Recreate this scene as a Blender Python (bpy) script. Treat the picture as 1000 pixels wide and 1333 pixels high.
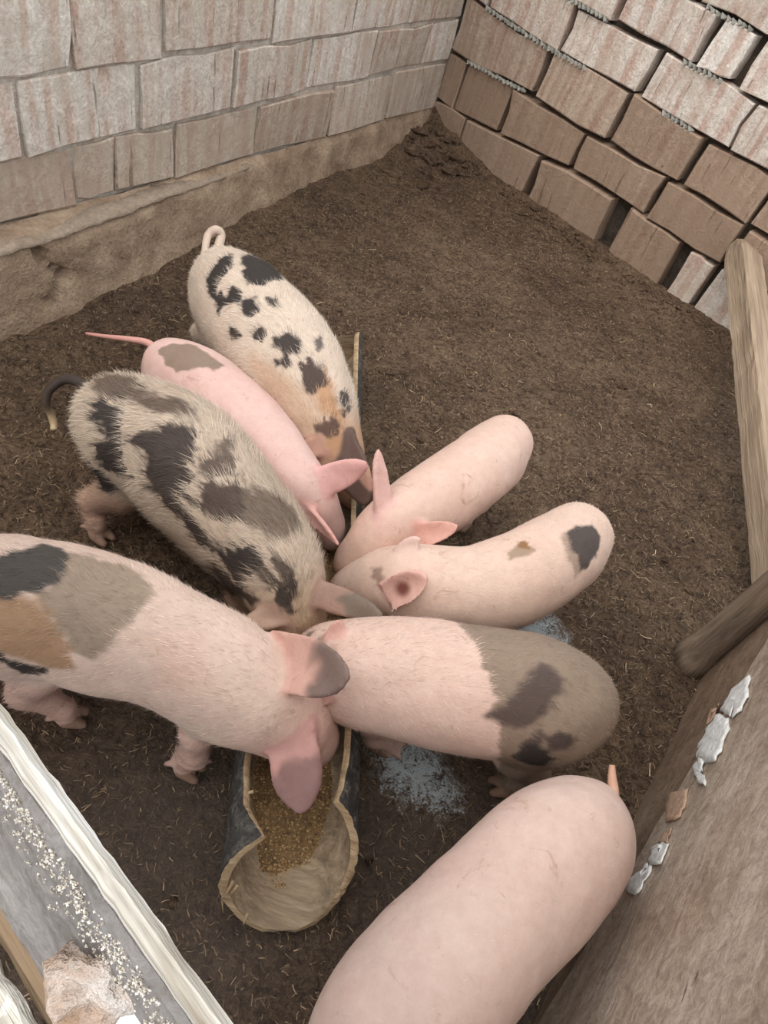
import bpy, bmesh, math, random
import numpy as np
from mathutils import Vector, Matrix

for o in list(bpy.data.objects):
    bpy.data.objects.remove(o)
scene = bpy.context.scene
C = scene.collection
random.seed(7)
rng = np.random.default_rng(11)

# ------------------------------------------------------------------ camera
S = 1.2                       # camera height over the pen floor in metres; layout below is in units of it
F_PX = 933.7                  # focal length in pixels of the 1000 x 1333 frame
PITCH, ROLL = math.radians(45.47), math.radians(-20.52)
FW = np.array([0, math.cos(PITCH), -math.sin(PITCH)])
_r0 = np.array([1., 0, 0]); _d0 = np.cross(FW, _r0)
RT = math.cos(ROLL) * _r0 + math.sin(ROLL) * _d0
DN = math.cos(ROLL) * _d0 - math.sin(ROLL) * _r0
EYE = np.array([0, 0, 1.])
cam_data = bpy.data.cameras.new('camera')
cam_data.sensor_fit = 'VERTICAL'; cam_data.sensor_height = 24.0
cam_data.lens = F_PX / 1333 * 24.0
cam_data.clip_start = 0.01
cam = bpy.data.objects.new('camera', cam_data); C.objects.link(cam)
m = Matrix.Identity(4)
for i in range(3):
    m[i][0] = RT[i]; m[i][1] = -DN[i]; m[i][2] = -FW[i]
m[2][3] = S
cam.matrix_world = m
scene.camera = cam

# ------------------------------------------------------------------ light
world = bpy.data.worlds.new('overcast_sky'); scene.world = world
world.use_nodes = True
bg = world.node_tree.nodes['Background']
bg.inputs['Color'].default_value = (0.93, 0.97, 1.0, 1)
bg.inputs['Strength'].default_value = 1.25
sun = bpy.data.lights.new('soft_daylight', 'SUN')
sun.energy = 1.5; sun.angle = math.radians(55); sun.color = (1.0, 0.95, 0.88)
sun_o = bpy.data.objects.new('soft_daylight', sun); C.objects.link(sun_o)
sun_o.rotation_euler = Vector((0.36, 0.42, -1.0)).to_track_quat('-Z', 'Y').to_euler()
scene.view_settings.view_transform = 'Standard'
scene.view_settings.look = 'None'
scene.view_settings.exposure = 0.38
scene.view_settings.gamma = 1.0
scene.view_settings.use_curve_mapping = False

# ------------------------------------------------------------------ helpers
def ray(x, y):
    return RT * (x - 500) + DN * (y - 666.5) + FW * F_PX
def at(x, y, z=0.0):
    """point of the pen (units of S) seen at photo pixel x, y, at height z"""
    v = ray(x, y); return EYE + v * ((z - 1) / v[2])
def on_plane(x, y, p0, n):
    v = ray(x, y); return EYE + v * (((p0 - EYE) @ n) / (v @ n))
def depth(p):
    return (np.asarray(p) - EYE) @ FW
def project(P):
    q = P - EYE; w = q @ FW
    return np.stack([500 + F_PX * (q @ RT) / w, 666.5 + F_PX * (q @ DN) / w], -1), w
def lin(c):
    c = np.asarray(c, float) / 255
    return np.where(c <= .04045, c / 12.92, ((c + .055) / 1.055) ** 2.4)
def rgba(c):
    return tuple(lin(c)) + (1.0,)

_lat = np.random.default_rng(5).random((32, 32, 32))
def vnoise(P, scale, seed=0):
    Q = np.asarray(P) * scale + np.array([3.1, 7.7, 1.3]) * (seed + 1)
    i = np.floor(Q).astype(int); f = Q - i; f = f * f * (3 - 2 * f)
    r = 0
    for dx in (0, 1):
        for dy in (0, 1):
            for dz in (0, 1):
                w = (f[:, 0] if dx else 1 - f[:, 0]) * (f[:, 1] if dy else 1 - f[:, 1]) * (f[:, 2] if dz else 1 - f[:, 2])
                r = r + w * _lat[(i[:, 0] + dx) % 32, (i[:, 1] + dy) % 32, (i[:, 2] + dz) % 32]
    return r * 2 - 1
def fbm(P, scale, seed=0, octv=3):
    r = 0; a = 1
    for k in range(octv):
        r = r + a * vnoise(P, scale * 2 ** k, seed + k * 3); a *= .5
    return r

def mesh_np(name, V, faces, mat, parent=None, smooth=False, colors=None, scale=True):
    me = bpy.data.meshes.new(name)
    V = np.asarray(V, float) * (S if scale else 1)
    me.from_pydata(V.tolist(), [], faces if isinstance(faces, list) else faces.tolist())
    if smooth:
        me.polygons.foreach_set('use_smooth', np.ones(len(me.polygons), bool))
    if colors is not None:
        a = me.color_attributes.new('coat', 'FLOAT_COLOR', 'POINT')
        c = np.ones((len(V), 4), np.float32); c[:, :3] = colors
        a.data.foreach_set('color', c.ravel())
    me.update()
    if mat: me.materials.append(mat)
    o = bpy.data.objects.new(name, me); C.objects.link(o)
    if parent is not None: o.parent = parent
    return o
def tag(o, label=None, cat=None, group=None, kind=None):
    if label: o['label'] = label
    if cat: o['category'] = cat
    if group: o['group'] = group
    if kind: o['kind'] = kind
    return o
def thing(name, loc, label, cat, group=None, kind=None):
    o = bpy.data.objects.new(name, None); C.objects.link(o)
    o.empty_display_size = .05
    o.location = tuple(np.asarray(loc) * S)
    tag(o, label, cat, group, kind)
    return o
def adopt(o, t):
    """parent o (built in world space) to t, keeping it where it stands"""
    o.parent = t
    o.matrix_parent_inverse = Matrix.Translation(t.location).inverted()
    return o

def crumbs(name, base, count, size, cols, mat, seed=1, spread=.003):
    g = np.random.default_rng(seed)
    idx_ = g.integers(0, len(base), count)
    p_ = base[idx_] + g.normal(0, spread, (count, 3)) * np.array([1, 1, .2])
    oc_ = np.array([[1, 0, 0], [-1, 0, 0], [0, 1, 0], [0, -1, 0], [0, 0, 1], [0, 0, -1]], float)
    Vc = (p_[:, None, :] + oc_[None] * (size * g.uniform(.5, 1.4, (count, 1, 1))) * g.uniform(.5, 1.3, (count, 6, 1)))
    tri = np.array([[0, 2, 4], [2, 1, 4], [1, 3, 4], [3, 0, 4], [2, 0, 5], [1, 2, 5], [3, 1, 5], [0, 3, 5]])
    Fx = (tri[None] + 6 * np.arange(count)[:, None, None]).reshape(-1, 3)
    cc = lin(np.array(cols))[g.integers(0, len(cols), count)] * g.uniform(.75, 1.2, (count, 1))
    return mesh_np(name, Vc.reshape(-1, 3), Fx, mat, colors=np.repeat(cc, 6, 0))

# ------------------------------------------------------------------ materials
def new_mat(name):
    mt = bpy.data.materials.new(name); mt.use_nodes = True
    nt = mt.node_tree; b = nt.nodes['Principled BSDF']
    return mt, nt, b
def nd(nt, kind, **kw):
    n = nt.nodes.new(kind)
    for k, v in kw.items():
        if k in n.inputs: n.inputs[k].default_value = v
        else: setattr(n, k, v)
    return n
def noise(nt, vec, scale, detail=4, rough=.6, dist=0.0):
    n = nd(nt, 'ShaderNodeTexNoise'); n.inputs['Scale'].default_value = scale
    n.inputs['Detail'].default_value = detail; n.inputs['Roughness'].default_value = rough
    n.inputs['Distortion'].default_value = dist
    if vec is not None: nt.links.new(vec, n.inputs['Vector'])
    return n.outputs['Fac']
def ramp(nt, fac, stops):
    n = nd(nt, 'ShaderNodeValToRGB'); e = n.color_ramp.elements
    while len(e) < len(stops): e.new(0.5)
    for el, (p, c) in zip(e, stops):
        el.position = p; el.color = rgba(c) if max(c) > 1 else tuple(c) + (1,)
    nt.links.new(fac, n.inputs['Fac'])
    return n.outputs['Color']
def mix(nt, fac, a, b, mode='MIX'):
    n = nd(nt, 'ShaderNodeMix', data_type='RGBA', blend_type=mode)
    for sock, v in ((n.inputs[0], fac), (n.inputs[6], a), (n.inputs[7], b)):
        if hasattr(v, 'links'): nt.links.new(v, sock)
        elif isinstance(v, (int, float)): sock.default_value = v
        else: sock.default_value = rgba(v)
    return n.outputs[2]
def math_(nt, op, a, b=0.0, clamp=False):
    n = nd(nt, 'ShaderNodeMath', operation=op, use_clamp=clamp)
    for sock, v in ((n.inputs[0], a), (n.inputs[1], b)):
        if hasattr(v, 'links'): nt.links.new(v, sock)
        else: sock.default_value = v
    return n.outputs[0]
def mapping(nt, vec, scale=(1, 1, 1), loc=(0, 0, 0)):
    n = nd(nt, 'ShaderNodeMapping'); n.inputs['Scale'].default_value = scale; n.inputs['Location'].default_value = loc
    nt.links.new(vec, n.inputs['Vector']); return n.outputs['Vector']
def coords(nt, which='Object'):
    return nd(nt, 'ShaderNodeTexCoord').outputs[which]
def bump(nt, b, height, strength, dist, prev=None):
    n = nd(nt, 'ShaderNodeBump'); n.inputs['Strength'].default_value = strength; n.inputs['Distance'].default_value = dist
    nt.links.new(height, n.inputs['Height'])
    if prev is not None: nt.links.new(prev, n.inputs['Normal'])
    nt.links.new(n.outputs['Normal'], b.inputs['Normal'])
    return n.outputs['Normal']

def floor_material():
    mt, nt, b = new_mat('trampled_manure_and_straw')
    p = coords(nt)
    big = noise(nt, p, 2.2, 4, .6)
    mid = noise(nt, p, 20, 5, .7, .8)
    lump = noise(nt, p, 48, 4, .7, 1.5)
    fine = noise(nt, p, 150, 6, .8, 1.6)
    c = ramp(nt, mid, [(.32, (134, 112, 92)), (.5, (164, 138, 114)), (.7, (184, 158, 130))])
    c = mix(nt, 1.0, c, ramp(nt, lump, [(.34, (132, 122, 114)), (.52, (228, 225, 222)), (.7, (255, 255, 255))]), 'MULTIPLY')
    c = mix(nt, 1.0, c, ramp(nt, fine, [(.36, (122, 114, 106)), (.5, (230, 226, 222)), (.64, (255, 255, 255))]), 'MULTIPLY')
    c = mix(nt, ramp(nt, fine, [(.6, (0, 0, 0)), (.72, (.8, .8, .8))]), c, (182, 156, 124))
    c = mix(nt, ramp(nt, big, [(.38, (0, 0, 0)), (.62, (1, 1, 1))]), c, mix(nt, 1.0, c, (208, 202, 202), 'MULTIPLY'))
    # soaked, greyer litter round the feeding place: a stain with its own ragged outline
    att = nd(nt, 'ShaderNodeAttribute', attribute_name='wet')
    wet = math_(nt, 'ADD', att.outputs['Fac'], math_(nt, 'MULTIPLY', math_(nt, 'SUBTRACT', mid, .5), .8), True)
    wet = math_(nt, 'MULTIPLY', wet, att.outputs['Fac'], True)
    c = mix(nt, math_(nt, 'MULTIPLY', wet, .5), c, (124, 112, 104))
    nt.links.new(c, b.inputs['Base Color'])
    b.inputs['Roughness'].default_value = .9
    b.inputs['Specular IOR Level'].default_value = .25
    h = math_(nt, 'ADD', math_(nt, 'ADD', mid, math_(nt, 'MULTIPLY', lump, .8)), math_(nt, 'MULTIPLY', fine, .5))
    bump(nt, b, h, 1.0, .022)
    return mt
def puddle_material():
    mt, nt, b = new_mat('wet_slurry')
    p = coords(nt)
    n1 = noise(nt, p, 34, 4, .7, 1.5)
    n2 = noise(nt, mapping(nt, p, (1, 1.3, 1)), 150, 5, .8, 1.6)
    base = ramp(nt, n1, [(.35, (78, 65, 56)), (.65, (118, 98, 82))])
    amt = nd(nt, 'ShaderNodeAttribute', attribute_name='wet').outputs['Fac']
    f = math_(nt, 'ADD', math_(nt, 'ADD', math_(nt, 'MULTIPLY', n2, 1.0), math_(nt, 'MULTIPLY', n1, .5)), math_(nt, 'MULTIPLY', amt, .26))
    f = ramp(nt, f, [(.84, (0, 0, 0)), (.93, (1, 1, 1))])
    nt.links.new(mix(nt, f, base, (196, 206, 210)), b.inputs['Base Color'])  # pale blue flecks: sky glints painted into the base colour
    nt.links.new(ramp(nt, n1, [(.4, (.25, .25, .25)), (.62, (.6, .6, .6))]), b.inputs['Roughness'])
    b.inputs['Specular IOR Level'].default_value = .6
    bump(nt, b, math_(nt, 'ADD', n1, n2), .8, .010)
    return mt
def brick_material(name, clean, clay, dirt, dirt_amt, smear=.5):
    mt, nt, b = new_mat(name)
    p = coords(nt); w = nd(nt, 'ShaderNodeNewGeometry').outputs['Position']
    inf = nd(nt, 'ShaderNodeObjectInfo').outputs['Random']
    # local x runs along the course, z is up: combed grooves run upwards
    off = nd(nt, 'ShaderNodeCombineXYZ'); nt.links.new(math_(nt, 'MULTIPLY', inf, 37.0), off.inputs[0])
    va = nd(nt, 'ShaderNodeVectorMath', operation='ADD'); nt.links.new(p, va.inputs[0]); nt.links.new(off.outputs[0], va.inputs[1])
    q = va.outputs[0]
    wob = noise(nt, q, 5, 3, .6)
    wv = nd(nt, 'ShaderNodeVectorMath', operation='ADD'); nt.links.new(q, wv.inputs[0])
    cw = nd(nt, 'ShaderNodeCombineXYZ'); nt.links.new(math_(nt, 'MULTIPLY', wob, .03), cw.inputs[0]); nt.links.new(cw.outputs[0], wv.inputs[1])
    stripes = noise(nt, mapping(nt, wv.outputs[0], (1, .03, .03)), 24, 1.5, .5, 0)
    fines = noise(nt, mapping(nt, wv.outputs[0], (1, .1, .05)), 55, 2, .5, .15)
    blot = noise(nt, q, 9, 4, .65, .5)
    grit = noise(nt, q, 120, 4, .7)
    base = mix(nt, ramp(nt, stripes, [(.44, (0, 0, 0)), (.54, (1, 1, 1))]), clay, clean)
    base = mix(nt, math_(nt, 'MULTIPLY', ramp(nt, blot, [(.45, (0, 0, 0)), (.65, (1, 1, 1))]), smear), base, clean)
    lines = math_(nt, 'MULTIPLY', ramp(nt, fines, [(.33, (1, 1, 1)), (.37, (0, 0, 0))]), ramp(nt, noise(nt, q, 14, 3, .6), [(.42, (0, 0, 0)), (.58, (1, 1, 1))]))
    base = mix(nt, math_(nt, 'MULTIPLY', lines, .7), base, mix(nt, 1.0, base, (128, 116, 106), 'MULTIPLY'))
    base = mix(nt, .6, base, mix(nt, 1.0, base, ramp(nt, grit, [(.3, (172, 166, 160)), (.62, (255, 255, 255))]), 'MULTIPLY'))
    blot2 = noise(nt, q, 30, 5, .75, 1.0)
    base = mix(nt, .5, base, mix(nt, 1.0, base, ramp(nt, blot2, [(.35, (196, 188, 180)), (.6, (255, 255, 255))]), 'MULTIPLY'))
    base = mix(nt, math_(nt, 'MULTIPLY', ramp(nt, blot2, [(.64, (0, 0, 0)), (.70, (1, 1, 1))]), .55), base, tuple(min(255, x * 1.1) for x in clean))
    tone = ramp(nt, inf, [(0, (222, 214, 208)), (1, (255, 255, 255))])
    base = mix(nt, 1.0, base, tone, 'MULTIPLY')
    dn = noise(nt, w, 4.5, 5, .65, .8)
    dm = ramp(nt, dn, [(max(0, .52 - dirt_amt), (0, 0, 0)), (min(1, .78 - dirt_amt), (1, 1, 1))])
    dcol = mix(nt, ramp(nt, grit, [(.35, (0, 0, 0)), (.65, (1, 1, 1))]), dirt, tuple(x * .86 for x in dirt))
    base = mix(nt, math_(nt, 'MULTIPLY', dm, .72), base, dcol)
    nt.links.new(base, b.inputs['Base Color'])
    b.inputs['Roughness'].default_value = .92; b.inputs['Specular IOR Level'].default_value = .2
    h = math_(nt, 'ADD', math_(nt, 'MULTIPLY', stripes, .9), math_(nt, 'MULTIPLY', lines, -.9))
    h = math_(nt, 'ADD', h, math_(nt, 'MULTIPLY', blot2, .8))
    h = math_(nt, 'ADD', h, math_(nt, 'MULTIPLY', grit, .35))
    bump(nt, b, h, .7, .007)
    return mt
def rough_material(name, c0, c1, scale=12, rough=.95, bs=.8, bd=.01, fine_scale=90, c2=None):
    mt, nt, b = new_mat(name)
    p = coords(nt)
    a = noise(nt, p, scale, 5, .65, .5); f = noise(nt, p, fine_scale, 4, .7)
    st = [(.32, c0), (.66, c1)] + ([(.8, c2)] if c2 else [])
    c = ramp(nt, a, st)
    c = mix(nt, .4, c, mix(nt, 1.0, c, ramp(nt, f, [(.32, (130, 125, 120)), (.68, (255, 255, 255))]), 'MULTIPLY'))
    nt.links.new(c, b.inputs['Base Color'])
    b.inputs['Roughness'].default_value = rough; b.inputs['Specular IOR Level'].default_value = .2
    bump(nt, b, math_(nt, 'ADD', a, math_(nt, 'MULTIPLY', f, .5)), bs, bd)
    return mt
def wood_material(name, dark, midc, light, scale=1.0, streak=.5, speck=None, rough=.85, bd=.004):
    mt, nt, b = new_mat(name)
    p = coords(nt)                                     # local x runs along the grain
    g = noise(nt, mapping(nt, p, (.06, 1, 1)), 38 * scale, 5, .7, .6)
    g2 = noise(nt, mapping(nt, p, (.035, 1, 1)), 150 * scale, 3, .6, .3)
    bl = noise(nt, p, 5, 4, .6, .4)
    c = ramp(nt, g, [(.3, dark), (.5, midc), (.7, light)])
    c = mix(nt, streak, c, mix(nt, 1.0, c, ramp(nt, g2, [(.35, (140, 130, 122)), (.62, (255, 255, 255))]), 'MULTIPLY'))
    c = mix(nt, ramp(nt, bl, [(.4, (0, 0, 0)), (.7, (.7, .7, .7))]), c, mix(nt, .5, c, midc))
    if speck:
        sp = noise(nt, p, 70, 5, .75, 1.0)
        sm = noise(nt, p, 8, 3, .6)
        sm = math_(nt, 'MULTIPLY', ramp(nt, sp, [(.52, (0, 0, 0)), (.6, (1, 1, 1))]), ramp(nt, sm, [(.42, (0, 0, 0)), (.6, (1, 1, 1))]))
        c = mix(nt, sm, c, speck)
    nt.links.new(c, b.inputs['Base Color'])
    b.inputs['Roughness'].default_value = rough; b.inputs['Specular IOR Level'].default_value = .25
    bump(nt, b, math_(nt, 'ADD', g, math_(nt, 'MULTIPLY', g2, .7)), .7, bd)
    return mt
def board_material(name, base, lo, hi):
    mt, nt, b = new_mat(name)
    p = coords(nt)                                     # local x runs along the grain
    bl = noise(nt, p, 4.5, 5, .65, .6); bl2 = noise(nt, p, 28, 5, .75, 1.0); gr = noise(nt, p, 140, 5, .75, .8)
    g = noise(nt, mapping(nt, p, (.05, 1, 1)), 55, 4, .6, .5)
    sc = noise(nt, mapping(nt, p, (.09, 1, 1)), 75, 2, .5, .8)
    c = ramp(nt, bl, [(.34, lo), (.5, base), (.68, hi)])
    c = mix(nt, .35, c, mix(nt, 1.0, c, ramp(nt, g, [(.35, (186, 178, 170)), (.6, (255, 255, 255))]), 'MULTIPLY'))
    c = mix(nt, .6, c, mix(nt, 1.0, c, ramp(nt, bl2, [(.34, (170, 160, 152)), (.6, (255, 255, 255))]), 'MULTIPLY'))
    c = mix(nt, .5, c, mix(nt, 1.0, c, ramp(nt, gr, [(.32, (170, 164, 158)), (.6, (255, 255, 255))]), 'MULTIPLY'))
    c = mix(nt, ramp(nt, gr, [(.66, (0, 0, 0)), (.74, (.6, .6, .6))]), c, hi)
    c = mix(nt, ramp(nt, sc, [(.24, (.8, .8, .8)), (.29, (0, 0, 0))]), c, (84, 70, 60))
    nt.links.new(c, b.inputs['Base Color'])
    b.inputs['Roughness'].default_value = .85; b.inputs['Specular IOR Level'].default_value = .25
    bump(nt, b, math_(nt, 'ADD', math_(nt, 'ADD', bl2, math_(nt, 'MULTIPLY', gr, .5)), math_(nt, 'MULTIPLY', g, .6)), .6, .006)
    return mt
def coat_material(name, rough=.6, mottling=1.0, dirt=(176, 150, 124), dirt_amt=.45, hair=False):
    mt, nt, b = new_mat(name)
    att = nd(nt, 'ShaderNodeAttribute', attribute_name='coat').outputs['Color']
    if hair:
        nt.links.new(att, b.inputs['Base Color']); b.inputs['Roughness'].default_value = .55
        b.inputs['Specular IOR Level'].default_value = .3
        return mt
    p = coords(nt)
    n1 = noise(nt, p, 9, 4, .6, .4); n2 = noise(nt, p, 60, 4, .7)
    n3 = noise(nt, p, 22, 5, .7, 1.2)
    c = mix(nt, mottling * .5, att, mix(nt, 1.0, att, ramp(nt, n1, [(.3, (244, 224, 218)), (.7, (255, 250, 246))]), 'MULTIPLY'))
    c = mix(nt, .3, c, mix(nt, 1.0, c, ramp(nt, n2, [(.3, (205, 190, 182)), (.7, (255, 255, 255))]), 'MULTIPLY'))
    dm = math_(nt, 'MULTIPLY', ramp(nt, n3, [(.60, (0, 0, 0)), (.72, (1, 1, 1))]), dirt_amt)
    c = mix(nt, dm, c, mix(nt, 1.0, c, dirt, 'MULTIPLY'))
    nt.links.new(c, b.inputs['Base Color'])
    b.inputs['Roughness'].default_value = rough; b.inputs['Specular IOR Level'].default_value = .3
    b.inputs['Subsurface Weight'].default_value = .12
    b.inputs['Subsurface Radius'].default_value = (.02, .007, .004)
    b.inputs['Subsurface Scale'].default_value = .6
    bump(nt, b, math_(nt, 'ADD', n2, math_(nt, 'MULTIPLY', noise(nt, p, 210, 3, .7), .7)), .25, .004)
    return mt

M = {
    'floor': floor_material(), 'puddle': puddle_material(),
    'brick_left': brick_material('limewashed_hollow_brick', (238, 231, 221), (218, 195, 182), (188, 171, 154), .02, .8),
    'brick_left_low': brick_material('dusty_hollow_brick', (222, 210, 196), (206, 184, 170), (184, 164, 146), .10, .7),
    'brick_right_hi': brick_material('pale_lit_combed_brick', (240, 232, 223), (216, 190, 177), (190, 170, 150), .02, .6),
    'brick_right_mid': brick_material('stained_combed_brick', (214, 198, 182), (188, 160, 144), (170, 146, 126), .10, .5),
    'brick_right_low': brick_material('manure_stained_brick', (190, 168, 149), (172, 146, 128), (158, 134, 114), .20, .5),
    'mortar': rough_material('crumbly_lime_mortar', (168, 156, 143), (208, 198, 186), 14, bd=.010),
    'core': rough_material('dark_joint_fill', (66, 58, 52), (92, 82, 72), 14),
    'ridge': rough_material('grey_green_mortar_ridge', (132, 130, 122), (180, 176, 166), 40),
    'mud': rough_material('mud_plaster', (146, 122, 101), (184, 160, 136), 9, bd=.02, c2=(200, 178, 154)),
    'ledge': rough_material('dry_mortar_ledge', (150, 132, 114), (178, 160, 142), 14, bd=.01),
    'clod': rough_material('dark_manure_clod', (74, 62, 53), (104, 88, 74), 20, bd=.02),
    'bark': wood_material('grey_black_bark', (40, 39, 38), (72, 69, 66), (130, 124, 116), 1.2, .5, rough=.75, bd=.012),
    'trough_in': wood_material('worn_trough_inside', (112, 98, 84), (158, 138, 114), (188, 168, 142), .8, .4, bd=.006),
    'rim': wood_material('pale_torn_rim', (140, 116, 88), (176, 150, 118), (200, 178, 146), 1.2, .4, bd=.006),
    'feed': rough_material('moist_grain_mash', (128, 102, 74), (166, 136, 98), 60, bd=.012, fine_scale=260, c2=(188, 158, 114)),
    'crumb': coat_material('grain_crumb', hair=True),
    'straw': coat_material('straw', hair=True),
    'board': board_material('worn_brown_board', (198, 180, 163), (182, 161, 143), (216, 200, 185)),
    'board_dark': board_material('darker_brown_board', (152, 129, 109), (136, 112, 93), (168, 146, 126)),  # darker brown for the lower plank and the batten
    'post': wood_material('old_dark_post', (92, 78, 66), (128, 110, 94), (160, 141, 122), 1.0, .45, bd=.008),
    'beam': wood_material('dusty_sawn_beam', (134, 115, 97), (160, 140, 119), (178, 158, 136), .7, .35, bd=.008),
    'gate_grey': board_material('weathered_grey_plank', (152, 147, 145), (134, 130, 128), (180, 175, 170)),
    'gate_top': wood_material('lit_plank_edge', (158, 142, 120), (204, 198, 188), (226, 227, 226), 1.6, .6, bd=.006),  # pale rough top edge, its daylight brightness put into the colour
    'gate_brown': wood_material('brown_plank', (136, 112, 88), (164, 140, 114), (188, 166, 138), .9, .4, bd=.005),
    'gate_white': wood_material('whitish_rough_plank', (160, 146, 126), (206, 200, 188), (230, 228, 222), 1.2, .5, speck=(238, 234, 226), bd=.008),  # whitish rough plank, about as bright as the top edge
    'plaster': rough_material('flaking_white_plaster', (228, 224, 218), (252, 252, 251), 60, bd=.003, bs=.5),
    'raw_wood': rough_material('raw_pink_wood', (186, 152, 128), (200, 168, 144), 20, bd=.004),
    'lump': rough_material('rusty_mortar_lump', (176, 142, 116), (214, 206, 200), 26, bd=.02),
    'paper': rough_material('white_scrap', (226, 226, 224), (240, 240, 238), 20, bd=.002),
    'coat': coat_material('pig_skin'), 'coat_hairy': coat_material('pig_hairy_skin', .7, .6),
    'bristle': coat_material('bristle', hair=True),
    'tail': coat_material('tail_skin'),
}

# ------------------------------------------------------------------ floor
CORNER = at(555, 175)
RU = at(945, 435) - CORNER; RU /= np.linalg.norm(RU); RN = np.array([RU[1], -RU[0], 0])
LU = at(0, 400) - CORNER; LU /= np.linalg.norm(LU); LN = np.array([-LU[1], LU[0], 0])
assert RN[1] < 0 and LN[0] > 0
WETS = [(at(540, 1012), .085), (at(702, 822), .07)]
def floor_z(P):
    P = np.asarray(P, float); Q = P.copy(); Q[:, 2] = 0
    z = .010 * fbm(Q, 5, 1, 4) + .004 * vnoise(Q, 45, 2)
    dc = np.linalg.norm(Q[:, :2] - CORNER[:2], axis=1)
    z = z + np.maximum(0, .060 * (1 - dc / .36)) * (1 + .7 * vnoise(Q, 16, 4))
    dl = (Q - CORNER) @ LN; dr = (Q - CORNER) @ RN
    z = z + .022 * np.exp(-np.abs(dr) / .06) + .02 * np.exp(-np.abs(dl) / .08)
    # hollow under the feeding place so that trotters and trough stand free
    near = np.clip(1 - np.linalg.norm((Q - np.array([-.02, .75, 0]))[:, :2] / np.array([.62, .85]), axis=1), 0, 1)
    return z * (1 - .75 * np.clip(near * 3, 0, 1)) - .004
x0, x1, y0, y1, st = -1.45, 1.45, -.45, 3.35, .0125
gx = np.arange(x0, x1, st); gy = np.arange(y0, y1, st)
GX, GY = np.meshgrid(gx, gy, indexing='ij')
P = np.stack([GX.ravel(), GY.ravel(), np.zeros(GX.size)], -1)
P[:, :2] += rng.normal(0, .0015, (len(P), 2))
P[:, 2] = floor_z(P)
idx = np.arange(GX.size).reshape(GX.shape)
q = np.stack([idx[:-1, :-1], idx[1:, :-1], idx[1:, 1:], idx[:-1, 1:]], -1).reshape(-1, 4)
cen = P[q].mean(1)
keep = ((cen - CORNER) @ LN > -.06) & ((cen - CORNER) @ RN > -.06)
q = q[keep]
used = np.unique(q); remap = -np.ones(len(P), int); remap[used] = np.arange(len(used))
fl = mesh_np('floor', P[used], remap[q], M['floor'], smooth=True)
tag(fl, 'brown trampled manure and straw floor of the pig pen', kind='structure')
wet = np.zeros(len(used))
for cpt, rad in ((at(560, 1080), .22), (at(200, 1150), .28), (at(620, 1240), .25), (at(330, 880), .2)):
    wet = np.maximum(wet, np.clip(1.4 - np.linalg.norm((P[used] - cpt)[:, :2], axis=1) / rad, 0, 1))
a = fl.data.attributes.new('wet', 'FLOAT', 'POINT'); a.data.foreach_set('value', wet.astype(np.float32))

def blob(center, radii, seed, amp=.25, nu=10, nv=7, lumps=3.0):
    V = [np.array([0, 0, -1.])]
    for j in range(1, nv):
        for i in range(nu):
            t = math.pi * j / nv; u = 2 * math.pi * i / nu
            V.append(np.array([math.sin(t) * math.cos(u), math.sin(t) * math.sin(u), -math.cos(t)]))
    V.append(np.array([0, 0, 1.])); V = np.array(V)
    V = V * (1 + amp * vnoise(V, lumps / 2, seed))[:, None] * np.asarray(radii) + np.asarray(center)
    Fc = []
    for i in range(nu): Fc.append([0, 1 + (i + 1) % nu, 1 + i])
    for j in range(nv - 2):
        for i in range(nu):
            a_ = 1 + j * nu + i; b_ = 1 + j * nu + (i + 1) % nu
            Fc.append([a_, b_, b_ + nu, a_ + nu])
    t = len(V) - 1
    for i in range(nu): Fc.append([t, 1 + (nv - 2) * nu + i, 1 + (nv - 2) * nu + (i + 1) % nu])
    return V, Fc

# ------------------------------------------------------------------ brick walls
def wall_pt(u, n, s, z, out):
    return CORNER + u * s + n * out + np.array([0, 0, z])
def brick(wall, u, n, quad, out, deep, mat, ch=.012, rag=.0022):
    """quad: (s, z) of bottom-start, bottom-end, top-end, top-start; local x along the course, y into the wall, z up"""
    quad = np.array(quad, float); quad += rng.normal(0, .0022, quad.shape)
    c = quad.mean(0); org = wall_pt(u, n, c[0], c[1], 0)
    d = quad - c; pts = []; tl_ = rng.normal(0, .003, 2)
    for k in range(4):
        m_ = 3 if k % 2 == 0 else 2
        for j in range(m_):
            pts.append(d[k] + (d[(k + 1) % 4] - d[k]) * j / m_ + rng.normal(0, rag, 2))
    pts = np.array(pts); m_ = len(pts); half = np.abs(d).mean(0)
    V = []
    for ins, dy in ((ch * .9, 0), (0, ch * .8), (0, deep)):
        for p_ in pts:
            f_ = 1 - ins * rng.uniform(.5, 1.5) / half
            V.append([p_[0] * f_[0], dy - out + (tl_[0] * p_[0] / half[0] + tl_[1] * p_[1] / half[1]) * (dy < .03), p_[1] * f_[1]])
    Fc = [list(range(m_))]
    for r in range(2):
        for k in range(m_):
            a_ = r * m_ + k; b_ = r * m_ + (k + 1) % m_
            Fc.append([b_, a_, a_ + m_, b_ + m_])
    me = bpy.data.meshes.new('brick'); me.from_pydata((np.array(V) * S).tolist(), [], Fc); me.materials.append(mat)
    bm = bmesh.new(); bm.from_mesh(me); bmesh.ops.recalc_face_normals(bm, faces=bm.faces); bm.to_mesh(me); bm.free(); me.update()
    o = bpy.data.objects.new('brick', me); C.objects.link(o)
    mw = Matrix.Identity(4)
    for i in range(3):
        mw[i][0] = u[i]; mw[i][1] = -n[i]; mw[i][2] = (0, 0, 1)[i]; mw[i][3] = org[i] * S
    o.parent = wall; o.matrix_basis = mw
    return o
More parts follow.
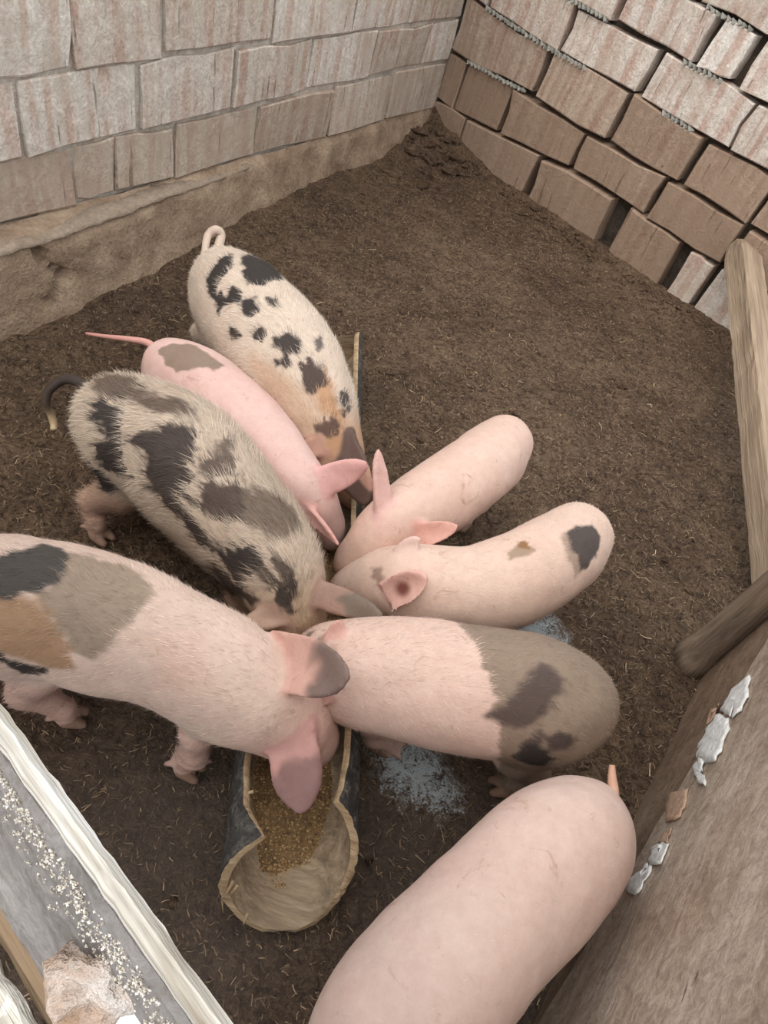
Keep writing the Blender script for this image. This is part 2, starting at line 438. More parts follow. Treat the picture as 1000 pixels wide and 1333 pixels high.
def slab(name, u, n, s0, s1, zt, front, back, mat):
    V = []; ns = 60; nz = 16
    for i in range(ns + 1):
        for j in range(nz + 1):
            s = s0 + (s1 - s0) * i / ns; z = -.05 + (zt + .05) * j / nz
            V.append(wall_pt(u, n, s, z, front))
    V = np.array(V); V += n * (.004 * fbm(V, 14, 5))[:, None]
    Fc = [[i * (nz + 1) + j, (i + 1) * (nz + 1) + j, (i + 1) * (nz + 1) + j + 1, i * (nz + 1) + j + 1] for i in range(ns) for j in range(nz)]
    k = len(V)
    bk = np.array([wall_pt(u, n, s, z, back) for s in (s0, s1) for z in (-.05, zt)])
    c00, c01, c10, c11 = 0, nz, ns * (nz + 1), ns * (nz + 1) + nz
    Fc += [[k, k + 1, k + 3, k + 2], [c01, c11, k + 3, k + 1], [c00, c01, k + 1, k], [c10, c11, k + 3, k + 2]]
    o = mesh_np(name, np.vstack([V, bk]), Fc, mat, smooth=False)
    bm = bmesh.new(); bm.from_mesh(o.data); bmesh.ops.recalc_face_normals(bm, faces=bm.faces); bm.to_mesh(o.data); bm.free()
    return o
def pw(xs, ys):
    return lambda s: float(np.interp(s, xs, ys))

WALL_TOP = 1.02
wl = slab('wall_left', LU, LN, -.12, 2.95, WALL_TOP, -.006, -.16, M['mortar'])
tag(wl, 'pale mortared hollow brick wall along the left of the pen', kind='structure')
wr = slab('wall_right', RU, RN, -.02, 1.75, WALL_TOP, -.05, -.16, M['core'])
tag(wr, 'dry stacked hollow brick wall with dark open joints', kind='structure')

lz = [pw([0, 2.9], [.100, .215]), pw([0, 2.9], [.266, .310]), pw([0, 2.9], [.400, .455]), pw([0, 2.9], [.540, .590]), pw([0, 2.9], [.68, .725]), pw([0, 2.9], [.82, .86]), pw([0, 2.9], [.96, 1.0])]
ljoint = [[.0, .387, .758, 1.122, 1.441, 1.626, 1.739, 2.05, 2.38, 2.7, 2.92],
          [.0, .198, .57, .909, 1.236, 1.553, 1.852, 2.18, 2.5, 2.8, 2.92],
          [.0, .38, .732, 1.10, 1.481, 1.72, 2.03, 2.36, 2.68, 2.92],
          [.0, .22, .56, .9, 1.25, 1.6, 1.95, 2.3, 2.62, 2.92],
          [.0, .4, .75, 1.1, 1.45, 1.8, 2.15, 2.5, 2.85],
          [.0, .22, .56, .9, 1.25, 1.6, 1.95, 2.3, 2.62, 2.92]]
for k, js in enumerate(ljoint):
    for s0, s1 in zip(js[:-1], js[1:]):
        g = .0045; b0, b1 = lz[k], lz[k + 1]
        s0 += g; s1 -= g
        brick(wl, LU, LN, [(s0, b0(s0) + .0045), (s1, b0(s1) + .0045), (s1, b1(s1) - .005), (s0, b1(s0) - .005)],
              rng.uniform(.0005, .005), .1, M['brick_left_low'] if k == 0 else M['brick_left'], .0035, .0024)

rz = [lambda s: -.04,
      pw([.03, .31, .645, .967, 1.26, 1.75], [.132, .147, .172, .171, .167, .165]),
      pw([.08, .395, .65, .98, 1.22, 1.75], [.300, .312, .295, .302, .301, .300]),
      pw([.09, .41, .765, 1.03, 1.75], [.472, .455, .458, .446, .44]),
      pw([.09, .47, .774, 1.145, 1.75], [.61, .597, .591, .586, .58]),
      pw([.1, .85, 1.75], [.735, .722, .715]), pw([0, 1.75], [.86, .855]), pw([0, 1.75], [1.0, .995])]
rb = [[(-.03, .160), (.170, .508), (.541, .845), (.915, 1.120), (1.172, 1.248), (1.275, 1.56), (1.6, 1.74)],
      [(-.03, .082), (.094, .308), (.328, .643), (.656, .965), (.980, 1.262), (1.285, 1.60), (1.62, 1.74)],
      [(.006, .388), (.418, .728), (.752, 1.012), (1.038, 1.270), (1.283, 1.6), (1.615, 1.74)],
      [(-.03, .100), (.112, .430), (.446, .758), (.782, 1.098), (1.112, 1.44), (1.46, 1.74)],
      [(-.03, .26), (.275, .572), (.600, .880), (.902, 1.008), (1.045, 1.36), (1.38, 1.70)],
      [(.0, .13), (.15, .47), (.49, .80), (.82, 1.14), (1.16, 1.48), (1.5, 1.74)],
      [(.02, .30), (.32, .64), (.66, .97), (.99, 1.30), (1.32, 1.66)]]
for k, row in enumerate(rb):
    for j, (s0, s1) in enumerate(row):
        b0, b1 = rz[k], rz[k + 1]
        mt = M['brick_right_low'] if k <= 1 else M['brick_right_mid'] if k == 2 else M['brick_right_hi']  # upper courses paler: brighter daylight put into colour, besides the manure stain below
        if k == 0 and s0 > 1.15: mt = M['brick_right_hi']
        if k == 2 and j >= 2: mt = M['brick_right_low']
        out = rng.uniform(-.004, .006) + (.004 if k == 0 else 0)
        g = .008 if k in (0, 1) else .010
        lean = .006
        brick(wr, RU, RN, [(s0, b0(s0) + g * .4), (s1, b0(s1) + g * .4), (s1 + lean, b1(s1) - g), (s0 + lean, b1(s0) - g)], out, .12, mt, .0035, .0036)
# ridged mortar squeezed along the bed joints of the stacked wall
def ridge(line, s0, s1, r):
    V = []; Fc = []; s = s0
    while s < s1:
        if float(vnoise(np.array([[s, r * 90, 0]]), 9, 6)[0]) < -.42: s += .016; continue
        z = line(s) - .004 + rng.normal(0, .001); L_ = .011 * rng.uniform(.7, 1.2)
        for (ds, dz, o_) in ((-L_, r, -.012), (-L_ * .4, r * 1.15, .007), (L_ * .3, -r, .009), (L_, -r * 1.2, -.012), (L_ * 1.1, r * .1, -.012), (-L_ * .2, -r * .1, -.02)):
            V.append(wall_pt(RU, RN, s + ds + rng.normal(0, .001), z + dz, o_ + rng.normal(0, .0015)))
        k = len(V) - 6
        Fc += [[k, k + 1, k + 5], [k + 1, k + 2, k + 4], [k + 2, k + 3, k + 4], [k + 1, k + 4, k + 0], [k + 1, k + 5, k + 2], [k + 2, k + 5, k + 3]]
        s += .0155 + rng.uniform(0, .003)
    o = mesh_np('mortar_ridge', V, Fc, M['ridge'], wr); return o
ridge(rz[2], .10, .36, .0052); ridge(rz[3], .11, 1.05, .0062); ridge(rz[4], .3, 1.5, .0064); ridge(rz[5], .2, 1.6, .006)

# mud plastered footing of the left wall
V = []; ns, nz = 150, 16
for i in range(ns + 1):
    s = -.02 + 2.95 * i / ns
    top = lz[0](s) + .003
    proud = .012 + .05 * np.clip((s - 1.15) / .5, 0, 1)
    for j in range(nz + 1):
        t = j / nz
        z = -.03 + (top + .03) * t
        o_ = proud + .035 * (1 - t) ** 1.5 - (proud * np.clip((t - .86) / .14, 0, 1) ** 1.2) * (1 if s > 1.1 else .8)
        V.append(wall_pt(LU, LN, s, z, o_))
V = np.array(V)
V += LN * (.010 * fbm(V, 9, 3, 4) + .004 * vnoise(V, 50, 8))[:, None]
crack = np.exp(-(((V - CORNER) @ LU - 1.87 - .02 * np.sin(V[:, 2] * 60)) / .008) ** 2) * (V[:, 2] > .03) * (V[:, 2] < .15)
V -= LN * (crack * .03)[:, None]
Fc = [[i * (nz + 1) + j, (i + 1) * (nz + 1) + j, (i + 1) * (nz + 1) + j + 1, i * (nz + 1) + j + 1] for i in range(ns) for j in range(nz)]
mesh_np('mud_footing', V, Fc, M['mud'], wl, smooth=True)
# pale mortar ledge left on the footing under the lowest bricks
V = []; ns = 70
for i in range(ns + 1):
    s = 1.15 + 1.7 * i / ns; zt = lz[0](s) - .012 + .005 * math.sin(s * 9)
    w_ = .012 + .05 * np.clip((s - 1.15) / .5, 0, 1) + rng.uniform(0, .006)
    for (o_, dz) in ((.0, .008), (w_ * .8, .003), (w_, -.002), (w_ * .9, -.007), (0, -.012)):
        V.append(wall_pt(LU, LN, s, zt + dz + rng.normal(0, .001), o_))
Fc = [[i * 5 + j, (i + 1) * 5 + j, (i + 1) * 5 + (j + 1) % 5, i * 5 + (j + 1) % 5] for i in range(ns) for j in range(5)]
mesh_np('mortar_ledge', V, Fc, M['ledge'], wl, smooth=True)

# ------------------------------------------------------------------ boards
def board(name, parent, org, ux, uy, uz, outline, thick, mat, jit=.002, nseg=26, wav=.0):
    """outline: lower edge and upper edge as functions of x in plane ux/uy; thickness along uz (front face at +thick/2)"""
    L0, L1, lo, hi = outline
    V = []
    ring = 6
    for i in range(nseg + 1):
        x = L0 + (L1 - L0) * i / nseg
        a_, b_ = lo(x) + rng.normal(0, jit), hi(x) + rng.normal(0, jit)
        w = wav * math.sin(x * 13 + 1)
        c = min(.004, thick * .25)
        for (y, z) in ((a_, thick / 2 - c), (a_ + c, thick / 2), (b_ - c, thick / 2), (b_, thick / 2 - c), (b_, -thick / 2), (a_, -thick / 2)):
            V.append([x, y, z + w + rng.normal(0, jit * .3)])
    Fc = [[i * ring + k, i * ring + (k + 1) % ring, (i + 1) * ring + (k + 1) % ring, (i + 1) * ring + k] for i in range(nseg) for k in range(ring)]
    Fc += [list(range(ring)), [nseg * ring + k for k in range(ring)][::-1]]
    me = bpy.data.meshes.new(name); me.from_pydata((np.array(V) * S).tolist(), [], Fc); me.materials.append(mat)
    bm = bmesh.new(); bm.from_mesh(me); bmesh.ops.recalc_face_normals(bm, faces=bm.faces); bm.to_mesh(me); bm.free()
    o = bpy.data.objects.new(name, me); C.objects.link(o)
    mw = Matrix.Identity(4)
    for i in range(3):
        mw[i][0] = ux[i]; mw[i][1] = uy[i]; mw[i][2] = uz[i]; mw[i][3] = org[i] * S
    if parent is not None:
        o.parent = parent
        o.matrix_parent_inverse = Matrix.Translation(parent.location).inverted()
    o.matrix_basis = mw
    return o
UP = np.array([0, 0, 1.])
BA = at(902, 906); BU = at(823, 1069) - BA; BU /= np.linalg.norm(BU); BN = np.array([BU[1], -BU[0], 0])
if BN @ (EYE - BA) < 0: BN = -BN
part = thing('board_partition', BA, 'wide worn brown board partition at the lower right with white plaster scars', 'partition')
crease = lambda x: .245 - .345 * x
board('plank', part, BA - BN * .012, BU, UP, BN, (-.10, .98, lambda x: -.02, lambda x: max(.012, crease(x) - .002)), .024, M['board_dark'], .0015)
board('plank', part, BA - BN * .008, BU, UP, BN, (-.085, .98, lambda x: max(.014, crease(x) + .002), lambda x: .80), .024, M['board'], .0015)
board('batten', part, BA - BN * .03, UP, BU, BN, (-.02, .80, lambda x: -.135, lambda x: -.098), .05, M['board_dark'], .002)
def on_board(x, y, out=.006):
    return on_plane(x, y, BA + BN * out, BN)
def flake(name, poly, mat, out=.0072, amp=.0005, seed=0):
    poly = np.array(poly, float); c = poly.mean(0); V = []; Fc = []
    rings = [1.0, .93, .6, .25]; n = len(poly) * 3
    fine = np.array([poly[i // 3] + (poly[(i // 3 + 1) % len(poly)] - poly[i // 3]) * (i % 3) / 3 for i in range(n)])
    fine += rng.normal(0, 1.3, fine.shape)
    for k, rr in enumerate(rings):
        for p_ in fine:
            q_ = c + (p_ - c) * rr
            V.append(on_board(q_[0], q_[1], out + (0 if k else -.003) + (abs(rng.normal(0, amp)) if k else 0)))
    V.append(on_board(*c, out + amp))
    for k in range(3):
        for i in range(n):
            j = (i + 1) % n; Fc.append([k * n + i, k * n + j, (k + 1) * n + j, (k + 1) * n + i])
    for i in range(n): Fc.append([3 * n + i, 3 * n + (i + 1) % n, 4 * n])
    o = mesh_np(name, V, Fc, mat, smooth=True)
    adopt(o, part); return o
flake('plaster_scar', [(976, 879), (977, 898), (968, 918), (956, 935), (948, 931), (938, 925), (943, 912), (952, 895)], M['plaster'])
flake('plaster_scar', [(951, 934), (948, 955), (941, 975), (932, 991), (920, 993), (907, 985), (908, 972), (917, 955), (925, 938), (936, 928)], M['plaster'])
flake('plaster_scar', [(909, 986), (917, 994), (914, 1006), (920, 1014), (918, 1023), (908, 1018), (903, 1008), (903, 995)], M['plaster'])
flake('plaster_scar', [(872, 1098), (866, 1115), (855, 1128), (842, 1120), (848, 1106), (860, 1095)], M['plaster'])
flake('plaster_scar', [(850, 1128), (840, 1150), (828, 1168), (815, 1158), (818, 1146), (833, 1132), (842, 1122)], M['plaster'])
flake('bare_wood_patch', [(872, 1030), (897, 1027), (893, 1052), (880, 1068), (866, 1072), (866, 1055)], M['raw_wood'], .0066, .0003)
flake('bare_wood_patch', [(876, 1078), (870, 1098), (858, 1096), (862, 1084)], M['raw_wood'], .0066, .0003)
flake('bare_wood_patch', [(938, 915), (925, 940), (915, 950), (922, 930)], M['raw_wood'], .0066, .0003)

# round old post where the partition ends
pb = at(903, 862)
V = []; n = 14; hs = 22
for j in range(hs + 1):
    z = -.02 + .85 * j / hs
    for i in range(n):
        a_ = 2 * math.pi * i / n
        r = .030 * (1 + .12 * math.sin(3 * a_ + 1 + z * 3) + .06 * math.sin(7 * a_)) * (1.25 - .5 * min(z / .12, .5) if z < .12 else 1.0)
        V.append([z, r * math.cos(a_) + .006 * math.sin(z * 5), r * math.sin(a_) + .004 * math.cos(z * 7)])
Fc = [[j * n + i, j * n + (i + 1) % n, (j + 1) * n + (i + 1) % n, (j + 1) * n + i] for j in range(hs) for i in range(n)]
Fc += [list(range(n))[::-1], [hs * n + i for i in range(n)]]
post = mesh_np('fence_post', V, Fc, M['post'], smooth=True)
post.matrix_world = Matrix(((0, 1, 0, pb[0] * S), (0, 0, 1, pb[1] * S), (1, 0, 0, 0), (0, 0, 0, 1)))
tag(post, 'dark weathered round post at the far end of the board partition', 'post')

# sawn timber leaning from the floor against the stacked wall
far_l = on_plane(941, 318, CORNER + RN * .02, RN); near_l = at(979, 760, .035)
bu = far_l - near_l; blen = np.linalg.norm(bu); bu /= blen
side = np.cross(bu, UP); side /= np.linalg.norm(side)
if side @ np.array([1, 0, 0]) < 0: side = -side
bup = np.cross(side, bu); bup *= np.sign(bup[2])
tilt = math.radians(12)
by = math.cos(tilt) * side - math.sin(tilt) * bup; bz = math.cos(tilt) * bup + math.sin(tilt) * side
V = []; nseg = 30; prof = [(0, 0), (0, .055), (.002, .066), (.010, .072), (.075, .068), (.084, .06), (.086, 0)]
for i in range(nseg + 1):
    x = -.03 + (blen + .03) * i / nseg
    e = 1.0
    if i == nseg: e = .55
    if i == nseg - 1: e = .85
    for (a_, b_) in prof:
        V.append([x, (a_ - .043) * (e if e < 1 else 1) + .043 + rng.normal(0, .0012), b_ * (e if b_ > .03 else 1) + rng.normal(0, .001)])
rg = len(prof)
Fc = [[i * rg + k, i * rg + (k + 1) % rg, (i + 1) * rg + (k + 1) % rg, (i + 1) * rg + k] for i in range(nseg) for k in range(rg)]
Fc += [list(range(rg)), [nseg * rg + k for k in range(rg)]]
beam = mesh_np('timber_beam', V, Fc, M['beam'])
bm = bmesh.new(); bm.from_mesh(beam.data); bmesh.ops.recalc_face_normals(bm, faces=bm.faces); bm.to_mesh(beam.data); bm.free()
mw = Matrix.Identity(4)
for i in range(3):
    mw[i][0] = bu[i]; mw[i][1] = by[i]; mw[i][2] = bz[i]; mw[i][3] = near_l[i] * S
beam.matrix_world = mw
tag(beam, 'dusty sawn timber leaning against the stacked brick wall at the right edge', 'timber')

# plank gate under the camera
zt = .72
ga = at(0, 918, zt); gb = at(300, 1333, zt); gu = gb - ga; gu /= np.linalg.norm(gu)
gn = np.array([gu[1], -gu[0], 0]); gn *= -np.sign(gn @ (EYE - ga)) * -1     # gn points to the camera side
gate = thing('plank_gate', np.array([ga[0], ga[1], 0]), 'plank gate at the lower left with top edge painted brightly lit', 'gate')
# leaning upper plank: edge on top coloured as brightly lit, grey face turned up to the camera
th = .0085
p_low = at(45, 1198, .60); down = p_low - ga; down -= gu * (down @ gu); wid = np.linalg.norm(down) ; down /= wid
gz = np.cross(gu, down); gz *= np.sign(gz @ (EYE - ga))
edge_o = ga
board('plank', gate, edge_o + gn * .004 - UP * .004, gu, down, gz, (-.62, .30, lambda x: .006, lambda x: wid), .010, M['gate_grey'], .0008, 60)
board('top_edge_strip', gate, ga + gn * .0042, gu, gn, UP, (-.62, .30, lambda x: -.0042, lambda x: .0032), .016, M['gate_top'], .00028, 160)
lp = p_low - UP * .012
board('plank', gate, lp - gu * (lp - ga @ gu * 0) @ gu * 0 - UP * .01, gu, gn, UP, (-.62, .30, lambda x: -.02, lambda x: .016), .02, M['gate_brown'], .001, 40)
board('plank', gate, lp + gn * .037 - UP * .004, gu, gn, UP, (-.62, .30, lambda x: -.018, lambda x: .010), .03, M['gate_white'], .0007, 120)
board('plank', gate, lp + gn * .066 - UP * .03, gu, gn, UP, (-.62, .30, lambda x: -.020, lambda x: .05), .02, M['gate_brown'], .001, 40)
for k in range(3):  # unseen lower slats, gaps left to let daylight onto the floor
    zz = .42 - .17 * k
    board('plank', gate, np.array([ga[0], ga[1], zz]), gu, UP, gn, (-.62, .30, lambda x: -.035, lambda x: .035), .012, M['gate_grey'], .001, 20)
for xx in (-.55, .28):
    board('upright', gate, ga + gu * xx + gn * .02 - UP * zt, UP, gu, gn, (0.0, zt - .13, lambda x: -.03, lambda x: .03), .02, M['gate_brown'], .001, 10)

# plaster crumbs caught on the grey plank along its bright top edge
g = np.random.default_rng(21); nb = 1500
al = g.uniform(-.12, .16, nb); dn_ = .0085 + np.abs(g.normal(0, .011, nb)) * np.interp(al, [-.1, .12], [.5, 1.6])
okc = dn_ < wid * .95
base_pts = edge_o + gn * .004 - UP * .004 + gz * .0055 + gu * al[okc, None] + down * dn_[okc, None]
cb = crumbs('plaster_crumbs', base_pts, 3200, .00058, [(204, 196, 184), (184, 174, 160), (160, 149, 135), (218, 212, 202)], M['crumb'], 5, .0005)
cb['kind'] = 'stuff'; adopt(cb, gate)
# lump of mortar and a white scrap lying against the gate's face
lc = at(140, 1288, .665)
V, Fc = blob(lc, (.020, .016, .020), 3, .4, 24, 16, 5)
lump = mesh_np('mortar_lump', V, Fc, M['lump'], smooth=True)
tag(lump, 'rusty white mortar lump lying on the grey plank of the gate', 'rubble')
sc = at(178, 1322, .675)
V = [sc + np.array(v) * .006 for v in ((-1, -1, 0), (1.2, -.6, .1), (.8, 1, .4), (-.6, .9, .2), (-1, -1, .12), (1.2, -.6, .22), (.8, 1, .52), (-.6, .9, .32))]
scrap = mesh_np('white_scrap', V, [[0, 3, 2, 1], [4, 5, 6, 7], [0, 1, 5, 4], [1, 2, 6, 5], [2, 3, 7, 6], [3, 0, 4, 7]], M['paper'])
tag(scrap, 'small white scrap beside the mortar lump on the gate', 'scrap')
oc = at(645, 1331, .03)
V, Fc = blob(oc, (.025, .016, .012), 9, .3, 14, 8, 4)
off = mesh_np('stone', V, Fc, M['lump'], smooth=True)
tag(off, 'pale stone at the foot of the partition beside the large plain pig', 'stone')

# ------------------------------------------------------------------ trough
tn = at(378, 1151, .085); tf = at(424, 437, .085)
TR = .080
tu = tf - tn; tu[2] = 0; TL = np.linalg.norm(tu); tu /= TL; tl = np.array([-tu[1], tu[0], 0])   # tl points left
def trough_pt(x, ang, r, wob=0):
    """ang from the bottom, positive to the right"""
    rr = r * (1 + wob)
    return np.array([tn[0], tn[1], 0]) + tu * x - tl * (rr * math.sin(ang)) + UP * (TR + .006 - rr * math.cos(ang))
def arc_l(x):     # half angle of the bark on the left
    a_ = np.interp(x, [-.036, -.034, -.028, -.015, .002, .016, .030, .045, .07, .116, .3, TL - .03, TL], [4, 14, 32, 58, 94, 122, 147, 138, 124, 116, 114, 116, 100]); return math.radians(a_)
def arc_r(x):
    a_ = np.interp(x, [-.036, -.034, -.026, -.008, .015, .040, .06, .075, .095, .14, .3, TL - .05, TL - .02, TL], [4, 14, 30, 52, 74, 98, 124, 149, 142, 134, 126, 126, 120, 104]); return math.radians(a_)
tro = thing('feed_trough', [tn[0], tn[1], 0], 'hollow bark log feed trough with torn pale rim between the pigs', 'trough')
xs = np.concatenate([np.linspace(-.036, .16, 90), np.linspace(.17, TL, 80)])
na = 40
def shell(r, inner):
    V = []; Fc = []
    for i, x in enumerate(xs):
        al, ar = arc_l(x), arc_r(x)
        for k in range(na + 1):
            t = -al + (al + ar) * k / na
            pn = np.array([[x * 1.0, math.sin(t), math.cos(t)]])
            wob = .035 * float(vnoise(pn, 3.0, 1)[0]) + (0 if inner else .025 * float(vnoise(np.array([[x * .5, math.sin(t) * 2, math.cos(t) * 2]]), 9, 2)[0]))
            xe = x + (.008 * float(vnoise(pn, 7, 5)[0]) if i == 0 else 0)
            V.append(trough_pt(xe, t, r, wob))
    n = na + 1
    for i in range(len(xs) - 1):
        for k in range(na):
            Fc.append([i * n + k, i * n + k + 1, (i + 1) * n + k + 1, (i + 1) * n + k])
    return np.array(V), Fc, n
Vo, Fo, n_ = shell(TR, False); Vi, Fi, _ = shell(TR - .009, True)
adopt(mesh_np('bark', Vo, Fo, M['bark'], smooth=True), tro)
adopt(mesh_np('inner_wall', Vi, [f[::-1] for f in Fi], M['trough_in'], smooth=True), tro)
# rim: closes the two shells all round
loop_o = [k for k in range(na + 1)] + [i * n_ + na for i in range(1, len(xs))] + [(len(xs) - 1) * n_ + k for k in range(na - 1, -1, -1)] + [i * n_ for i in range(len(xs) - 2, 0, -1)]
V = []
for a_ in loop_o:
    e = (Vo[a_] - Vi[a_]); m_ = (Vo[a_] + Vi[a_]) / 2
    lift = rng.uniform(.0005, .0035)
    out_dir = np.array([0, 0, 1.]) * lift
    V += [Vo[a_] + e * .05, m_ + out_dir * .5 + UP * .0012, Vi[a_] - e * .05]
k = len(loop_o)
Fc = []
for i in range(k):
    j = (i + 1) % k
    Fc += [[3 * i, 3 * i + 1, 3 * j + 1, 3 * j], [3 * i + 1, 3 * i + 2, 3 * j + 2, 3 * j + 1]]
adopt(mesh_np('rim', V, Fc, M['rim'], smooth=True), tro)
# closing board at the far end
V = [trough_pt(TL - .02, 0, 0)]
for kk in range(25):
    t = math.radians(-110 + 220 * kk / 24); V.append(trough_pt(TL - .02, t, TR - .006))
V2 = [v + tu * .012 for v in V]
n1 = len(V)
Fc = [[0, i, i + 1] for i in range(1, 25)] + [[n1, n1 + i + 1, n1 + i] for i in range(1, 25)] + [[i, i + 1, n1 + i + 1, n1 + i] for i in range(1, 25)]
adopt(mesh_np('end_board', V + V2, Fc, M['trough_in']), tro)
# frayed bark fibres hanging from the left lip
def tube(path, r0, r1, n=6):
    path = np.array(path); V = []; Fc = []
    m_ = len(path)
    for i in range(m_):
        t = path[min(i + 1, m_ - 1)] - path[max(i - 1, 0)]; t /= np.linalg.norm(t)
        a_ = np.cross(t, [0.3, .2, 1]); a_ /= np.linalg.norm(a_); b_ = np.cross(t, a_)
        r = r0 + (r1 - r0) * i / (m_ - 1)
        for k in range(n):
            q_ = 2 * math.pi * k / n; V.append(path[i] + r * (math.cos(q_) * a_ + math.sin(q_) * b_))
    Fc = [[i * n + k, i * n + (k + 1) % n, (i + 1) * n + (k + 1) % n, (i + 1) * n + k] for i in range(m_ - 1) for k in range(n)]
    Fc += [list(range(n))[::-1], [(m_ - 1) * n + k for k in range(n)]]
    return V, Fc
for pts in ([(302, 1112, .095), (296, 1128, .09), (293, 1146, .085), (290, 1158, .07), (297, 1164, .06)], [(304, 1146, .085), (297, 1160, .075), (289, 1168, .055), (290, 1180, .03), (291, 1188, .012)],
            [(300, 1108, .1), (304, 1124, .09), (298, 1142, .085), (295, 1154, .08)], [(310, 1152, .08), (301, 1162, .07), (293, 1170, .05), (286, 1168, .04)], [(322, 1190, .04), (318, 1200, .025), (317, 1204, .015)],
            [(330, 1030, .13), (318, 1034, .12), (310, 1040, .11), (305, 1048, .10)]):
    Vt, Ft = tube([at(*p_) for p_ in pts], .0022, .0008, 5)
    adopt(mesh_np('bark_fibre', Vt, Ft, M['rim'], smooth=True), tro)
# feed: bed of mash with crumbs
V = []; nx_, ny_ = 120, 18
for i in range(nx_ + 1):
    x = .0 + (TL - .05) * i / nx_
    zf = .034 * np.clip((x + .02) / .13, .15, 1)
    for j in range(ny_ + 1):
        half = math.sqrt(max(1e-6, (TR - .009) ** 2 - (TR + .006 - .006 - zf - .006) ** 2)) * .99
        y = -half + 2 * half * j / ny_
        V.append(np.array([tn[0], tn[1], 0]) + tu * x - tl * y + UP * (zf + .004))
V = np.array(V); V[:, 2] += .004 * fbm(V, 40, 6, 3)
Fc = [[i * (ny_ + 1) + j, i * (ny_ + 1) + j + 1, (i + 1) * (ny_ + 1) + j + 1, (i + 1) * (ny_ + 1) + j] for i in range(nx_) for j in range(ny_)]
feed = mesh_np('mash_bed', V, Fc, M['feed'], smooth=True)
ft = thing('pig_feed', V.mean(0) * [1, 1, 0], 'moist yellow-brown grain mash lying in the trough', 'feed', kind='stuff')
adopt(feed, ft); feed['kind'] = 'stuff'
cr = crumbs('grain_crumbs', V, 18000, .0017, [(176, 146, 102), (194, 166, 120), (146, 118, 82), (120, 96, 70), (178, 142, 98)], M['crumb'])
adopt(cr, ft); cr['kind'] = 'stuff'

# ------------------------------------------------------------------ litter on the floor
def slivers(name, count, cols, lmin, lmax, wid_, seed, region):
    g = np.random.default_rng(seed)
    P_ = region(g, count * 2)
    ok = ((P_ - CORNER) @ LN > .03) & ((P_ - CORNER) @ RN > .03)
    P_ = P_[ok][:count]; n = len(P_)
    P_[:, 2] = floor_z(P_) + g.uniform(.001, .006, n)
    a_ = g.uniform(0, 2 * math.pi, n); d = np.stack([np.cos(a_), np.sin(a_), g.normal(0, .22, n)], -1)
    s_ = np.stack([-np.sin(a_), np.cos(a_), g.normal(0, .4, n)], -1)
    Ls = g.uniform(lmin, lmax, n)[:, None]; Ws = (wid_ * g.uniform(.5, 1.5, n))[:, None]
    bend = np.stack([np.zeros(n), np.zeros(n), g.normal(.0015, .002, n)], -1) + s_ * (g.normal(0, .12, n)[:, None] * Ls)
    A = P_ - d * Ls / 2; B = P_ + bend; D_ = P_ + d * Ls / 2
    Vs = np.stack([A - s_ * Ws, A + s_ * Ws, B + s_ * Ws, B - s_ * Ws, D_ + s_ * Ws * .6, D_ - s_ * Ws * .6], 1)
    Fx = (np.array([[0, 3, 2, 1], [3, 5, 4, 2]])[None] + 6 * np.arange(n)[:, None, None]).reshape(-1, 4)
    cc = lin(np.array(cols))[g.integers(0, len(cols), n)] * g.uniform(.7, 1.25, (n, 1))
    return mesh_np(name, Vs.reshape(-1, 3), Fx, M['straw'], colors=np.repeat(cc, 6, 0))
def pen_region(g, n):
    return np.stack([g.uniform(-1.15, 1.0, n), g.uniform(.05, 3.0, n), np.zeros(n)], -1)
st_ = slivers('straw_litter', 42000, [(128, 106, 83), (116, 96, 76), (138, 115, 90), (92, 76, 62), (146, 123, 96)], .004, .013, .00045, 3, pen_region)
tag(st_, 'fine chopped brown straw littering the whole pen floor', 'straw', kind='stuff')
st2 = slivers('pale_straw', 420, [(166, 142, 110), (156, 132, 100), (178, 156, 124)], .008, .028, .0006, 4, pen_region)
tag(st2, 'scattered pale straw stalks on the brown floor', 'straw', kind='stuff')
# clods: heap in the far corner and lumps along the walls
g = np.random.default_rng(8); VV = []; FF = []
def add_blob(c, r, seed):
    v, f = blob(c, r, seed, .6, 8, 6, 7)
    k = sum(len(x) for x in VV); VV.append(v); FF.extend([[i + k for i in ff] for ff in f])
for i in range(520):
    if i < 240:
        rr = abs(g.normal(0, .17)); aa = g.uniform(0, 2 * math.pi)
        c = CORNER + np.array([math.cos(aa) * rr, math.sin(aa) * rr - .08, 0]); r = g.uniform(.012, .032)
    elif i < 370:
        s = g.uniform(.0, 1.3); c = CORNER + RU * s + RN * abs(g.normal(.05, .03)); r = g.uniform(.004, .014)
    else:
        c = pen_region(g, 1)[0]; r = g.uniform(.004, .012)
    if (c - CORNER) @ LN < .04 or (c - CORNER) @ RN < .03: continue
    c[2] = floor_z(c[None])[0] + r * .15
    add_blob(c, (r * g.uniform(.8, 1.6), r * g.uniform(.8, 1.6), r * .5), i)
cl = mesh_np('manure_clods', np.vstack(VV), FF, M['floor'], smooth=False)
tag(cl, 'dark manure clods heaped in the far corner of the pen', 'manure', kind='stuff')
